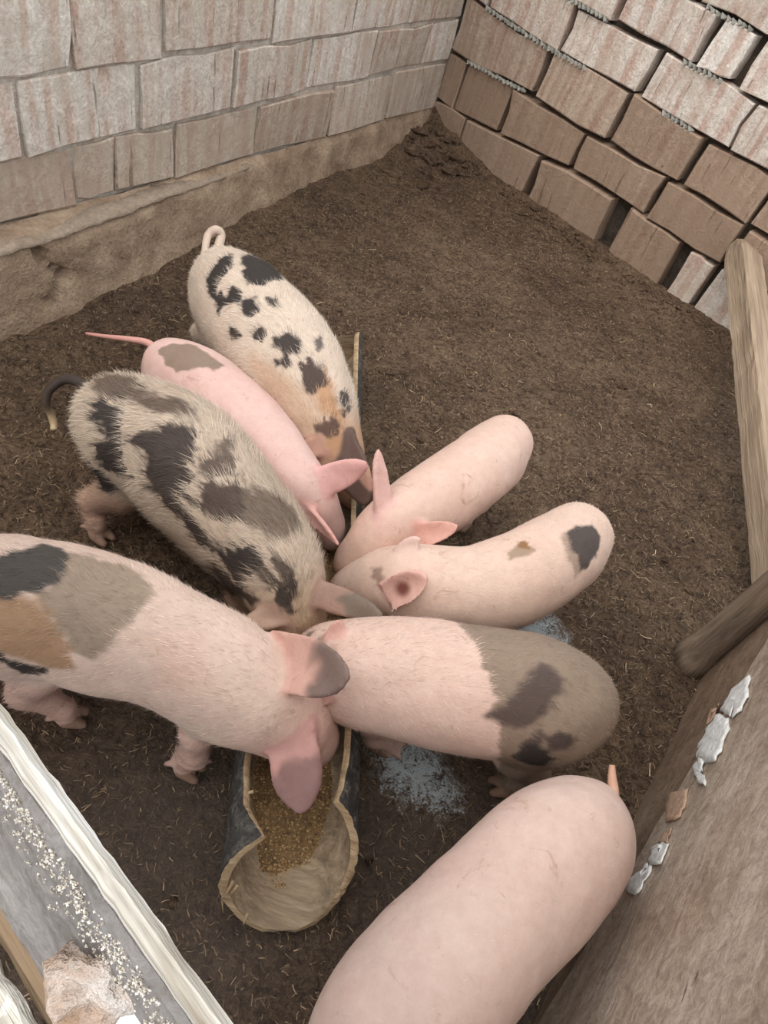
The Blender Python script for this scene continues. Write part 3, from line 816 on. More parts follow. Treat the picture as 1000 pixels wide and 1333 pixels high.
# wet slurry patches
for (cpt, rad), sq, lab in zip(WETS, ((1.15, .75), (.85, .9)), ('wet slurry patch with painted glints beside the near end of the trough', 'wet slurry patch with painted glints behind the pig with the grey hindquarters')):
    n_ = 64; gg = np.linspace(-1.35, 1.35, n_); A2, B2 = np.meshgrid(gg, gg, indexing='ij')
    Q = np.stack([A2.ravel() * sq[0] * rad, B2.ravel() * sq[1] * rad, np.zeros(n_ * n_)], -1) + cpt * [1, 1, 0]
    rr = np.hypot(A2, B2).ravel() + .38 * fbm(Q, 24, 4, 3)
    Q[:, 2] = floor_z(Q) + .006 - .012 * np.clip(rr - .55, 0, 2) + .0025 * vnoise(Q, 90, 3)
    ids = np.arange(n_ * n_).reshape(n_, n_); Fq_ = np.stack([ids[:-1, :-1], ids[1:, :-1], ids[1:, 1:], ids[:-1, 1:]], -1).reshape(-1, 4)
    Fq_ = Fq_[(rr[Fq_] < 1.0).all(1)]
    us = np.unique(Fq_); rm = -np.ones(n_ * n_, int); rm[us] = np.arange(len(us))
    pu = mesh_np('wet_patch', Q[us], rm[Fq_], M['puddle'], smooth=True)
    at_ = pu.data.attributes.new('wet', 'FLOAT', 'POINT'); at_.data.foreach_set('value', np.clip(1 - rr[us], 0, 1).astype(np.float32))
    tag(pu, lab, 'puddle', kind='stuff')

# ------------------------------------------------------------------ pigs
CELL = .0038
def smin(a_, b_, k):
    h = np.maximum(k - np.abs(a_ - b_), 0) / k
    return np.minimum(a_, b_) - h * h * k * .25
class Field:
    def __init__(self, lo, hi):
        self.lo = np.asarray(lo); self.n = np.ceil((np.asarray(hi) - self.lo) / CELL).astype(int) + 1
        self.D = np.full(self.n, .2, np.float32)
    def window(self, lo, hi):
        a_ = np.maximum(np.floor((lo - self.lo) / CELL).astype(int), 0); b_ = np.minimum(np.ceil((hi - self.lo) / CELL).astype(int) + 1, self.n)
        ax = [(self.lo[i] + CELL * np.arange(a_[i], b_[i])).astype(np.float32) for i in range(3)]
        return tuple(slice(a_[i], b_[i]) for i in range(3)), ax
    def add(self, lo, hi, fn, k):
        m_ = k + .012
        sl, ax = self.window(np.asarray(lo) - m_, np.asarray(hi) + m_)
        if min(len(x) for x in ax) == 0: return
        X, Y, Z = np.meshgrid(*ax, indexing='ij', sparse=True)
        self.D[sl] = smin(self.D[sl], fn(X, Y, Z), k)
def cone_fn(A, B, ra, rb, zs=1.0):
    A = np.asarray(A, float); B = np.asarray(B, float); d = B - A; L2 = max(d @ d, 1e-9)
    def fn(X, Y, Z):
        t = np.clip(((X - A[0]) * d[0] + (Y - A[1]) * d[1] + (Z - A[2]) * d[2]) / L2, 0, 1)
        r = ra + (rb - ra) * t
        dz = (Z - A[2] - t * d[2]) / zs
        return np.sqrt((X - A[0] - t * d[0]) ** 2 + (Y - A[1] - t * d[1]) ** 2 + dz ** 2) - r
    return fn
def ear_frame(e):
    B, T, N = np.asarray(e['b']), np.asarray(e['t']), np.asarray(e['n'], float)
    x = T - B; L = np.linalg.norm(x); x /= L
    z = N - x * (N @ x); z /= np.linalg.norm(z); y = np.cross(z, x)
    return B, x, y, z, L
def ear_fn(e):
    B, x, y, z, L = ear_frame(e); W = e['w']; t = .0042; cup = e.get('cup', .25); dr = e.get('droop', 0.0)
    def fn(X, Y, Z):
        px = (X - B[0]) * x[0] + (Y - B[1]) * x[1] + (Z - B[2]) * x[2]
        py = (X - B[0]) * y[0] + (Y - B[1]) * y[1] + (Z - B[2]) * y[2]
        pz = (X - B[0]) * z[0] + (Y - B[1]) * z[1] + (Z - B[2]) * z[2]
        q_ = np.clip(px / L, -.3, 1)
        qq = np.maximum(q_, 0)
        w = W * np.power(np.maximum(1 - qq, 1e-4), .62) * (.84 + .8 * qq)
        pz = pz - cup * py * py / W + dr * L * qq * qq + .10 * W * np.sin(py / W * 3.0 + 5 * qq) * qq
        tt = t * (1.5 - .6 * qq)
        d1 = np.maximum(np.abs(py) - w, px - L)
        d1 = np.maximum(d1, -px - .3 * L)
        d2 = np.abs(pz) - tt
        o_ = np.sqrt(np.maximum(d1 + .003, 0) ** 2 + np.maximum(d2 + .003, 0) ** 2) + np.minimum(np.maximum(d1 + .003, d2 + .003), 0) - .003
        return o_ * .9
    return fn
def surface_nets(D, lo):
    n = np.array(D.shape); cs = n - 1
    ins = D < 0
    cnt = np.zeros(cs, np.float32); pos = np.zeros(tuple(cs) + (3,), np.float32)
    ofs = [(0, 0), (1, 0), (0, 1), (1, 1)]
    for ax in range(3):
        o1, o2 = [k for k in range(3) if k != ax]
        for (u, v) in ofs:
            s0 = [None] * 3; s1 = [None] * 3
            s0[ax] = slice(0, cs[ax]); s1[ax] = slice(1, n[ax])
            s0[o1] = s1[o1] = slice(u, u + cs[o1]); s0[o2] = s1[o2] = slice(v, v + cs[o2])
            a_ = D[tuple(s0)]; b_ = D[tuple(s1)]
            cr_ = (a_ < 0) != (b_ < 0)
            t = np.where(cr_, a_ / np.where(cr_, a_ - b_, 1), 0)
            cnt += cr_
            pos[..., ax] += t
            pos[..., o1] += cr_ * u; pos[..., o2] += cr_ * v
    act = cnt > 0
    ids = -np.ones(cs, int); ids[act] = np.arange(act.sum())
    ijk = np.argwhere(act)
    V = lo + CELL * (ijk + pos[act] / cnt[act][:, None])
    faces = []
    for ax in range(3):
        o1, o2 = (ax + 1) % 3, (ax + 2) % 3
        s0 = [slice(1, cs[k]) for k in range(3)]; s1 = list(s0)
        s0[ax] = slice(0, cs[ax]); s1[ax] = slice(1, n[ax])
        a_ = ins[tuple(s0)]; b_ = ins[tuple(s1)]
        e = np.argwhere(a_ != b_)
        if len(e) == 0: continue
        flip = a_[a_ != b_]
        base = e.copy()
        for k in range(3):
            if k != ax: base[:, k] += 1
        def cell(d1, d2):
            c = base.copy(); c[:, o1] -= d1; c[:, o2] -= d2
            return ids[c[:, 0], c[:, 1], c[:, 2]]
        qd = np.stack([cell(1, 1), cell(0, 1), cell(0, 0), cell(1, 0)], -1)
        qd[~flip] = qd[~flip][:, ::-1]
        faces.append(qd)
    return V, np.vstack(faces)
def relax(V, Fq, it=2, w=.5):
    e = np.vstack([Fq[:, [0, 1]], Fq[:, [1, 2]], Fq[:, [2, 3]], Fq[:, [3, 0]]])
    for _ in range(it):
        acc = np.zeros_like(V); c = np.zeros(len(V))
        for k in range(3): acc[:, k] = np.bincount(e[:, 0], V[e[:, 1], k], len(V)) + np.bincount(e[:, 1], V[e[:, 0], k], len(V))
        c = np.bincount(e[:, 0], minlength=len(V)) + np.bincount(e[:, 1], minlength=len(V))
        V = V + w * (acc / c[:, None] - V)
    return V
def catmull(pts, per=5):
    pts = np.array(pts, float); p_ = np.vstack([2 * pts[0] - pts[1], pts, 2 * pts[-1] - pts[-2]]); out = []
    for i in range(1, len(p_) - 2):
        for k in range(per):
            t = k / per; a_, b_, c_, d_ = p_[i - 1], p_[i], p_[i + 1], p_[i + 2]
            out.append(.5 * (2 * b_ + (c_ - a_) * t + (2 * a_ - 5 * b_ + 4 * c_ - d_) * t * t + (3 * b_ - a_ - 3 * c_ + d_) * t ** 3))
    out.append(pts[-1]); return np.array(out)
def poly_sd(Q, poly):
    poly = np.asarray(poly); n = len(poly); d = np.full(len(Q), 9.); inside = np.zeros(len(Q), bool)
    for i in range(n):
        a_, b_ = poly[i], poly[(i + 1) % n]; e = b_ - a_
        t = np.clip(((Q - a_) @ e) / max(e @ e, 1e-12), 0, 1)
        d = np.minimum(d, np.linalg.norm(Q - a_ - t[:, None] * e, axis=1))
        c = ((a_[1] > Q[:, 1]) != (b_[1] > Q[:, 1])) & (Q[:, 0] < (b_[0] - a_[0]) * (Q[:, 1] - a_[1]) / (b_[1] - a_[1] + 1e-12) + a_[0])
        inside ^= c
    return np.where(inside, d, -d)

PINK = (228, 198, 184); BLACK = (56, 50, 47)
HOOF = (150, 122, 104)
def pig(name, label, trunk, head, ears, base=PINK, patches=(), feet=None, tail=None, tail_r=(.006, .003), hairs=6000, hair_len=.010, ragged=.004, legcol=None, headcol=None, snoutcol=None, mat='coat', zs=1.08, stance=.5, hair_gain=1.0, tail_cols=None, seed=0):
    """trunk: (px, py, z, half width px) rump -> neck; head: cranium, muzzle, snout in the same form"""
    tp = np.array([np.append(at(x, y, z), w * depth(at(x, y, z)) / F_PX) for x, y, z, w in trunk])
    hp = np.array([np.append(at(x, y, z), w * depth(at(x, y, z)) / F_PX) for x, y, z, w in head])
    spine = catmull(tp, 5)
    hd = catmull(np.vstack([tp[-1], hp]), 4)
    R = tp[:, 3].max()
    prims = []                    # (group, A, B, ra, rb, zs, k)
    for i in range(len(spine) - 1):
        prims.append(('trunk', spine[i, :3], spine[i + 1, :3], spine[i, 3], spine[i + 1, 3], zs, .012))
    for i in range(len(hd) - 1):
        prims.append(('head', hd[i, :3], hd[i + 1, :3], hd[i, 3], hd[i + 1, 3], 1.0, .02))
    f = hp[-1, :3] - hp[-2, :3]; f /= np.linalg.norm(f); rs = hp[-1, 3]
    prims.append(('snout', hp[-1, :3], hp[-1, :3] + f * rs * .45, rs * 1.06, rs * 1.02, 1.0, .006))
    # cheeks
    lat_h = np.cross(f, UP); lat_h /= np.linalg.norm(lat_h)
    for sgn in (-1, 1):
        prims.append(('head', hp[0, :3] + lat_h * sgn * hp[0, 3] * .35 - UP * hp[0, 3] * .25, hp[1, :3] + lat_h * sgn * hp[1, 3] * .3 - UP * hp[1, 3] * .2, hp[0, 3] * .72, hp[1, 3] * .7, 1.0, .02))
    n = len(spine)
    hip_i, sh_i = int(n * .14), int(n * .84)
    feet = feet or {}
    for which, si in (('hind', hip_i), ('fore', sh_i)):
        c = spine[si]; t = spine[min(si + 2, n - 1), :3] - spine[max(si - 2, 0), :3]; t[2] = 0; t /= np.linalg.norm(t)
        lat = np.array([-t[1], t[0], 0])     # left of the pig when it looks along t
        for sgn, sd in ((1, 'l'), (-1, 'r')):
            r_ = c[3]; zc = c[2]
            hip = c[:3] + lat * sgn * r_ * .38 - UP * r_ * .25
            ft_ = feet.get(which + sd)
            foot = at(*ft_) if ft_ is not None else c[:3] * [1, 1, 0] + lat * sgn * r_ * stance + t * (.012 if which == 'fore' else -.012)
            foot = np.array([foot[0], foot[1], .012])
            mid = hip * .5 + foot * .5
            if which == 'hind':
                knee = hip * .62 + foot * .38 + t * r_ * .30; hock = hip * .30 + foot * .70 - t * r_ * .32
                chain = [(hip, r_ * .62), (knee, r_ * .44), (hock, .0225), (foot + UP * .018, .0150), (foot, .0150)]
                gr = [.022, .016, .008, .006]
            else:
                elbow = hip * .55 + foot * .45 - t * r_ * .12; wrist = hip * .25 + foot * .75 + t * r_ * .08
                chain = [(hip, r_ * .50), (elbow, r_ * .33), (wrist, .0205), (foot + UP * .018, .0145), (foot, .0145)]
                gr = [.022, .016, .008, .006]
            for (A, ra), (B, rb_), k in zip(chain[:-1], chain[1:], gr):
                prims.append(('leg', A, B, ra, rb_, 1.0, k))
            for s2 in (-1, 1):
                h0 = foot + lat * s2 * .0085 + t * .004; h1 = foot + lat * s2 * .0095 + t * .024 - UP * .004
                prims.append(('hoof', h0, h1, .0100, .0068, 1.0, .003))
                prims.append(('hoof', foot + lat * s2 * .011 - t * .012 + UP * .014, foot + lat * s2 * .013 - t * .020 + UP * .008, .005, .004, 1.0, .003))
    allp = np.array([p_[1] for p_ in prims] + [p_[2] for p_ in prims])
    lo = allp.min(0) - R * 1.25 - .05; hi = allp.max(0) + R * 1.25 + .05; lo[2] = max(lo[2], -.015)
    fd = Field(lo, hi)
    for g_, A, B, ra, rb_, z_, k in prims:
        rr = max(ra, rb_) * z_
        fd.add(np.minimum(A, B) - rr, np.maximum(A, B) + rr, cone_fn(A, B, ra, rb_, z_), k)
    for e in ears:                # root each ear on the head, its tip at about the same distance from the eye
        v = ray(*e['bp']); v = v / np.linalg.norm(v); ts = np.arange(.5, 2.2, .002)
        Q = EYE + v * ts[:, None]; ii = np.round((Q - fd.lo) / CELL).astype(int)
        ok = ((ii >= 0) & (ii < fd.n)).all(1); dd = np.full(len(ts), 9.); dd[ok] = fd.D[tuple(ii[ok].T)]
        hit = np.where(dd < 0)[0]; k = hit[0] if len(hit) else int(np.argmin(dd))
        e['b'] = Q[k] + v * e.get('sink', .004)
        v2 = ray(*e['tp']); e['t'] = EYE + v2 / (v2 @ FW) * (depth(e['b']) - e['lift'])
        e['w'] = e['wp'] * depth(e['b']) / F_PX
        nv = EYE - (e['b'] + e['t']) / 2; nv /= np.linalg.norm(nv); xa = e['t'] - e['b']; xa /= np.linalg.norm(xa)
        nv -= xa * (nv @ xa); nv /= np.linalg.norm(nv); ra_ = math.radians(e['roll'])
        e['n'] = nv * math.cos(ra_) + np.cross(xa, nv) * math.sin(ra_)
    for e in ears:
        B, x, y, z, L = ear_frame(e)
        fd.add(np.minimum(e['b'], e['t']) - e['w'] * 1.2 - .01, np.maximum(e['b'], e['t']) + e['w'] * 1.2 + .01, ear_fn(e), .007)
    V, Fq = surface_nets(fd.D, fd.lo)
    V = relax(V, Fq, 2, .4)
    fn_ = np.cross(V[Fq[:, 2]] - V[Fq[:, 0]], V[Fq[:, 3]] - V[Fq[:, 1]]); vn = np.zeros_like(V)
    for k in range(3): vn[:, k] = sum(np.bincount(Fq[:, j], fn_[:, k], len(V)) for j in range(4))
    vn /= np.linalg.norm(vn, axis=1)[:, None] + 1e-12
    V = V + vn * ((.0030 * vnoise(V, 14, seed) + .0016 * vnoise(V, 32, seed + 3)) * (V[:, 2] > .05))[:, None]
    # --- which part each point belongs to
    near = {}
    def upd(k, d):
        near[k] = np.minimum(near[k], d) if k in near else d
    for g_, A, B, ra, rb_, z_, k in prims:
        upd(g_, cone_fn(A, B, ra, rb_, z_)(V[:, 0], V[:, 1], V[:, 2]))
    for i, e in enumerate(ears):
        upd('ear%d' % i, ear_fn(e)(V[:, 0], V[:, 1], V[:, 2]) - .002)
    # --- unrolled body coordinates: a along the spine, b around it from the back line
    line = np.vstack([spine, hd[1:]]); seg = np.linalg.norm(np.diff(line[:, :3], axis=0), axis=1); arc = np.concatenate([[0], np.cumsum(seg)])
    best = np.full(len(V), 9.); A_ = np.zeros(len(V)); B_ = np.zeros(len(V)); Tn = np.zeros_like(V)
    for i in range(len(line) - 1):
        p0, p1 = line[i, :3], line[i + 1, :3]; d = p1 - p0; L = seg[i]; t_ = ((V - p0) @ d) / (L * L)
        tc = np.clip(t_, 0, 1); c = p0 + tc[:, None] * d; dist = np.linalg.norm(V - c, axis=1); m_ = dist < best
        tt = d / L; lat = np.cross(UP, tt); lat /= np.linalg.norm(lat); upv = np.cross(tt, lat)
        v = V - c
        th_ = np.arctan2(v @ lat, v @ upv); rl = line[i, 3] + (line[i + 1, 3] - line[i, 3]) * tc
        tx = t_.copy()
        if i > 0: tx = np.maximum(tx, 0)
        if i < len(line) - 2: tx = np.minimum(tx, 1)
        best[m_] = dist[m_]; A_[m_] = (arc[i] + tx * L)[m_]; B_[m_] = (th_ * rl)[m_]; Tn[m_] = tt
    AB = np.stack([A_, B_], -1)
    px, w = project(V)
    def pick(x, y):
        d = np.hypot(px[:, 0] - x, px[:, 1] - y); c = np.where(d < 7)[0]
        if len(c) == 0:           # traced beyond the outline: carry on round the flank or the rump
            k = np.argmin(d); q_ = AB[k].copy(); ex = d[k] * w[k] / F_PX * 1.6
            if q_[0] < .01: q_[0] -= ex
            q_[1] += np.sign(q_[1]) * ex
            return q_
        return AB[c[np.argmin(w[c] + d[c] * .001)]]
    col = np.tile(lin(base), (len(V), 1))
    body = np.minimum.reduce([near[k] for k in ('trunk', 'head', 'snout', 'leg')])
    def blend(mask, c):
        col[:] = col * (1 - mask[:, None]) + lin(c) * mask[:, None]
    def sm(x, a_, b_):
        t = np.clip((x - a_) / (b_ - a_), 0, 1); return t * t * (3 - 2 * t)
    if headcol: blend(sm(A_, arc[len(spine) - 1] - .01, arc[len(spine) - 1] + .05), headcol)
    nz_ = fbm(np.stack([A_ * .55, B_ * 1.3, np.zeros(len(V))], -1), 120, seed, 2) + .9 * fbm(V, 45, seed + 2, 2)
    late = []
    for poly, c, *soft in patches:
        s_ = soft[0] if soft else .003
        if poly[0] == 'ball':
            late.append((poly, c, s_)); continue
        if poly[0] == 'rear':     # everything behind a line round the body
            p0, p1 = pick(*poly[1]), pick(*poly[2])
            sd = (p0[0] + (p1[0] - p0[0]) * (B_ - p0[1]) / (p1[1] - p0[1]) - A_) + nz_ * ragged
        else:
            sd = poly_sd(AB, [pick(x, y) for x, y in poly]) + nz_ * ragged
        blend(sm(sd, -s_, s_), c)
    legm = sm(near['trunk'] - near['leg'], .004, .02)
    if legcol: blend(legm * sm(.17 - V[:, 2], 0, .05), legcol)
    for poly, c, s_ in late:      # markings on legs and faces: round about a point of the skin
        d = np.hypot(px[:, 0] - poly[1][0], px[:, 1] - poly[1][1]); cc_ = np.where(d < 9)[0]
        k = cc_[np.argmin(w[cc_])] if len(cc_) else int(np.argmin(d))
        blend(sm(poly[2] * w[k] / F_PX - np.linalg.norm(V - V[k], axis=1) + nz_ * ragged, -s_, s_), c)
    if snoutcol: blend(sm(near['head'] - near['snout'], -.004, .006), snoutcol)
    hm = sm(near['leg'] - near['hoof'], -.001, .003); blend(hm * sm(.03 - V[:, 2], 0, .012), HOOF)
    for i, e in enumerate(ears):
        m_ = sm(body - near['ear%d' % i], .001, .008); blend(m_, e['col'])
        if 'tip' in e:
            B, x, y, z, L = ear_frame(e); blend(m_ * sm(((V - B) @ x) / L + .12 * nz_, e.get('tip_at', .4) - .12, e.get('tip_at', .4) + .15), e['tip'])
        if 'inner' in e:
            B, x, y, z, L = ear_frame(e); q_ = V - (B + x * L * .22)
            blend(sm(.012 - np.linalg.norm(q_, axis=1), -.006, .006), e['inner'])
    # eyes: a small dark lid line on each side of the head
    ec = hp[0, :3] * .35 + hp[1, :3] * .65
    for sgn in (-1, 1):
        q_ = ec + lat_h * sgn * hp[1, 3] * .95 + UP * hp[1, 3] * .35
        blend(sm(.0075 - np.linalg.norm(V - q_, axis=1), -.003, .002), (48, 38, 36))
    for sgn in (-1, 1):
        q_ = hp[-1, :3] + f * rs * 1.45 + lat_h * sgn * rs * .4
        blend(sm(rs * .32 - np.linalg.norm(V - q_, axis=1), -.002, .002), (110, 70, 64))
    col *= .82
    root = thing(name, [tp[:, 0].mean(), tp[:, 1].mean(), 0], label, 'pig', 'piglets feeding in the pen')
    b_ = mesh_np('body', V, Fq, M[mat], smooth=True, colors=col)
    adopt(b_, root)
    # --- bristles: thin tapering hairs lying back along the body
    g = np.random.default_rng(100 + seed)
    tri = np.cross(V[Fq[:, 2]] - V[Fq[:, 0]], V[Fq[:, 3]] - V[Fq[:, 1]]); nn = tri / (np.linalg.norm(tri, axis=1)[:, None] + 1e-12)
    earmin = np.minimum.reduce([near['ear%d' % i] for i in range(len(ears))]) if ears else np.full(len(V), 9.)
    okv = (earmin > body) & (near['hoof'] > near['leg']) & (V[:, 2] > .03) & (near['snout'] > near['head'] + .004)
    okf = np.where(okv[Fq].all(1))[0]
    fi = g.choice(okf, hairs); uv = g.random((hairs, 2))
    q4 = V[Fq[fi]]
    rt = (q4[:, 0] * (1 - uv[:, :1]) + q4[:, 1] * uv[:, :1]) * (1 - uv[:, 1:]) + (q4[:, 3] * (1 - uv[:, :1]) + q4[:, 2] * uv[:, :1]) * uv[:, 1:]
    nrm = nn[fi]; tg = -Tn[Fq[fi, 0]] - UP * .35; tg = tg - nrm * (tg * nrm).sum(1)[:, None]; tg /= np.linalg.norm(tg, axis=1)[:, None] + 1e-9
    swirl = vnoise(rt, 22, seed)[:, None] * .9 + g.normal(0, .22, (hairs, 1))
    bt = np.cross(nrm, tg); dr_ = tg + bt * swirl + nrm * g.uniform(.12, .4, (hairs, 1)); dr_ /= np.linalg.norm(dr_, axis=1)[:, None]
    sd_ = np.cross(dr_, nrm); sd_ /= np.linalg.norm(sd_, axis=1)[:, None] + 1e-9
    ln = hair_len * g.uniform(.5, 1.4, (hairs, 1)); wd = .00042
    rt = rt - nrm * .001
    HV = np.stack([rt - sd_ * wd, rt + sd_ * wd, rt + dr_ * ln], 1).reshape(-1, 3)
    HF = np.arange(hairs * 3).reshape(-1, 3)
    hc = col[Fq[fi, 0]] * g.uniform(.65, 1.35, (hairs, 1)) * hair_gain
    hc = np.clip(hc, 0, .95)
    h_ = mesh_np('bristles', HV, HF, M['bristle'], colors=np.repeat(hc, 3, 0)); h_['kind'] = 'stuff'
    adopt(h_, root)
    if tail:
        tpth = catmull([at(*p_) for p_ in tail], 6)
        Vt, Ft = tube(tpth, tail_r[0], tail_r[1], 8)
        if tail_cols is None: tail_cols = [base, base]
        tcs = np.array([lin(x) for x in tail_cols]) * .82; u_ = np.repeat(np.linspace(0, 1, len(tpth)), 8) * (len(tcs) - 1)
        i0 = np.minimum(u_.astype(int), len(tcs) - 2); fr = (u_ - i0)[:, None]
        adopt(mesh_np('tail', Vt, Ft, M['tail'], smooth=True, colors=tcs[i0] * (1 - fr) + tcs[i0 + 1] * fr), root)
    return root
def ear(b, t, w, col=PINK, lift=.02, roll=0, **kw):
    """b, t: photo pixel of the ear's root and tip; w: half width in pixels; lift: how far the tip rises towards the eye; roll: turn about its length in degrees"""
    d = dict(bp=b, tp=t, wp=w, lift=lift, roll=roll, col=col); d.update(kw); return d
def crop(pts, sc, ox, oy):
    return [(x / sc + ox, y / sc + oy) for x, y in pts]

# 1: cream pig with black spots at the far end of the trough
k3 = lambda *p_: crop(p_, 2.273, 80, 270)
pig('spotted_piglet', 'cream piglet with round black spots at the far end of the trough',
    [(292, 372, .21, 46), (325, 412, .215, 62), (368, 468, .21, 68), (402, 520, .205, 58), (418, 550, .20, 44)],
    [(436, 590, .17, 31), (448, 620, .135, 21), (457, 645, .105, 14)],
    [ear((452, 590), (480, 658), 26, (104, 84, 76), .02, 25, cup=.1),
     ear((412, 582), (383, 588), 15, (186, 146, 128), .02)],
    base=(216, 199, 182), headcol=(200, 166, 138), mat='coat_hairy', snoutcol=(190, 140, 125),
    patches=[
        (k3((560, 430), (640, 480), (720, 560), (800, 640), (780, 740), (700, 700), (620, 600), (540, 480)), (204, 176, 152), .012),
        (k3((740, 480), (790, 470), (845, 620), (875, 730), (790, 745), (770, 700), (805, 640), (760, 590)), (192, 152, 118), .008),
        (k3((415, 215), (440, 160), (500, 122), (508, 160), (470, 210), (440, 265), (420, 255)), BLACK),
        (k3((540, 150), (560, 125), (610, 125), (650, 165), (660, 205), (600, 218), (550, 215), (535, 180)), BLACK),
        (k3((480, 240), (510, 220), (535, 250), (520, 285), (480, 285)), BLACK),
        (k3((446, 260), (470, 235), (475, 270), (455, 320), (445, 310)), BLACK),
        (k3((530, 275), (570, 262), (597, 300), (560, 328), (528, 318)), BLACK),
        (k3((605, 265), (640, 260), (655, 285), (630, 300), (608, 285)), (78, 70, 66)),
        (k3((480, 355), (505, 345), (520, 375), (500, 402), (478, 385)), (66, 56, 52)),
        (k3((562, 365), (590, 355), (607, 380), (585, 397), (563, 388)), (66, 56, 52)),
        (k3((628, 385), (675, 362), (718, 390), (712, 425), (660, 437), (626, 415)), (66, 56, 52)),
        (k3((630, 450), (667, 441), (682, 465), (650, 484), (630, 472)), (66, 56, 52)),
        (k3((698, 470), (735, 438), (778, 460), (784, 520), (745, 552), (706, 520)), (82, 66, 60)),
        (k3((833, 570), (850, 543), (864, 580), (852, 617), (834, 600)), (72, 64, 60)),
        (k3((748, 645), (800, 623), (838, 650), (800, 688), (758, 672)), (104, 82, 72)),
        (k3((765, 385), (780, 380), (788, 405), (772, 415)), (110, 100, 96)),
        (k3((600, 575), (630, 565), (645, 612), (612, 602)), (60, 52, 48))],
    feet={'hindr': (262, 462, 0)}, tail=[(291, 338, .24), (284, 326, .255), (288, 306, .275), (281, 299, .285), (271, 306, .275), (267, 325, .26), (266, 340, .25)], tail_r=(.010, .0065),
    hairs=22000, hair_len=.015, ragged=.005, hair_gain=1.12, seed=1)

# 2: plain pink pig with a grey rump patch
pig('pink_piglet', 'pink piglet with grey rump patch and long straight tail left of the trough',
    [(222, 480, .185, 36), (262, 508, .19, 47), (318, 562, .19, 51), (362, 607, .185, 43), (388, 632, .185, 31)],
    [(408, 652, .165, 24), (422, 676, .125, 17), (432, 700, .09, 11)],
    [ear((420, 628), (480, 602), 24, (228, 182, 178), .02, 12, cup=-.15),
     ear((402, 664), (443, 711), 12, (226, 180, 172), .02, 50, cup=.3)],
    base=(230, 198, 190), patches=[(k3((275, 412), (330, 388), (400, 393), (450, 428), (498, 460), (450, 480), (440, 470), (380, 478), (335, 492), (300, 455)), (150, 132, 118), .002)],
    tail=[(206, 458, .205), (192, 446, .205), (165, 441, .20), (138, 438, .19), (112, 434, .18)], tail_r=(.0075, .0025), hairs=4000, hair_len=.006, ragged=.003, seed=2, tail_cols=[(226, 176, 166), (214, 158, 148)])

# 3: shaggy brown and cream pig
k8 = lambda *p_: crop(p_, 4.545, 40, 440)
k5 = lambda *p_: crop(p_, 2.083, 0, 680)
DK = (72, 60, 54)
pig('shaggy_piglet', 'shaggy cream piglet with large dark brown blotches and black looped tail',
    [(152, 546, .205, 54), (196, 572, .21, 68), (240, 602, .21, 75), (296, 660, .21, 71), (342, 714, .205, 62), (366, 746, .20, 50)],
    [(378, 784, .17, 38), (390, 808, .13, 26), (400, 828, .10, 16)],
    [ear((412, 772), (501, 801), 22, (164, 134, 120), .035, 0, tip=(126, 112, 100), tip_at=.4, cup=-.15),
     ear((358, 802), (319, 812), 17, (182, 152, 134), .015)],
    base=(200, 182, 163), headcol=(188, 164, 138), mat='coat_hairy', legcol=(190, 158, 138),
    patches=[
        (k8((330, 300), (380, 215), (470, 190), (560, 190), (620, 215), (720, 300), (860, 330), (1000, 400), (1000, 460), (900, 450), (780, 440), (680, 420), (620, 390), (540, 400), (500, 360), (440, 380), (390, 330)), (108, 92, 80), .006),
        (k8((345, 440), (400, 380), (500, 370), (560, 420), (520, 500), (500, 530), (540, 590), (430, 600), (410, 520), (350, 480)), (64, 56, 52)),
        (k8((370, 630), (430, 590), (540, 585), (540, 660), (560, 760), (580, 850), (500, 850), (450, 800), (380, 760)), (64, 56, 52)),
        (k8((530, 580), (640, 560), (740, 545), (900, 510), (1000, 560), (990, 660), (950, 740), (940, 860), (990, 1000), (900, 960), (760, 960), (680, 880), (690, 760), (640, 690), (560, 650)), DK, .004),
        (k3((250, 800), (330, 850), (400, 930), (450, 990), (500, 1070), (440, 1040), (370, 960), (300, 890)), DK),
        (k3((405, 850), (440, 800), (500, 795), (580, 850), (560, 930), (480, 945), (420, 910)), (88, 73, 65), .004),
        (k3((400, 790), (430, 745), (500, 750), (520, 800), (440, 805)), (100, 84, 74), .004),
        (k3((540, 790), (620, 820), (700, 900), (720, 960), (640, 1000), (560, 960), (550, 880)), (122, 106, 92), .008),
        (k3((440, 690), (500, 680), (530, 730), (480, 755)), (112, 97, 86), .005),
        (k5((470, -10), (560, 20), (610, 95), (560, 90), (500, 45)), (70, 60, 54)),
        (k5((605, 90), (680, 60), (735, 110), (705, 180), (640, 190), (605, 140)), (64, 56, 52)),
        (k5((730, 180), (790, 145), (812, 200), (775, 232), (730, 222)), (72, 62, 56)),
        (k5((560, 110), (600, 120), (650, 190), (730, 240), (690, 265), (620, 215)), (84, 72, 64)),
        (k5((690, 140), (745, 110), (770, 160), (720, 205)), (100, 86, 76), .006),
        (('ball', (130, 632), 24), (62, 55, 54), .003)],
    feet={'hindr': (127, 698, 0)}, tail=[(124, 520, .215), (108, 500, .22), (84, 494, .21), (64, 508, .19), (60, 524, .17), (66, 538, .15), (70, 552, .135), (70, 560, .13)], tail_r=(.009, .0055),
    tail_cols=[(80, 70, 62), (70, 60, 54), (66, 56, 50), (90, 78, 66), (196, 176, 140), (206, 188, 152)],
    hairs=30000, hair_len=.020, ragged=.008, hair_gain=1.08, seed=3)

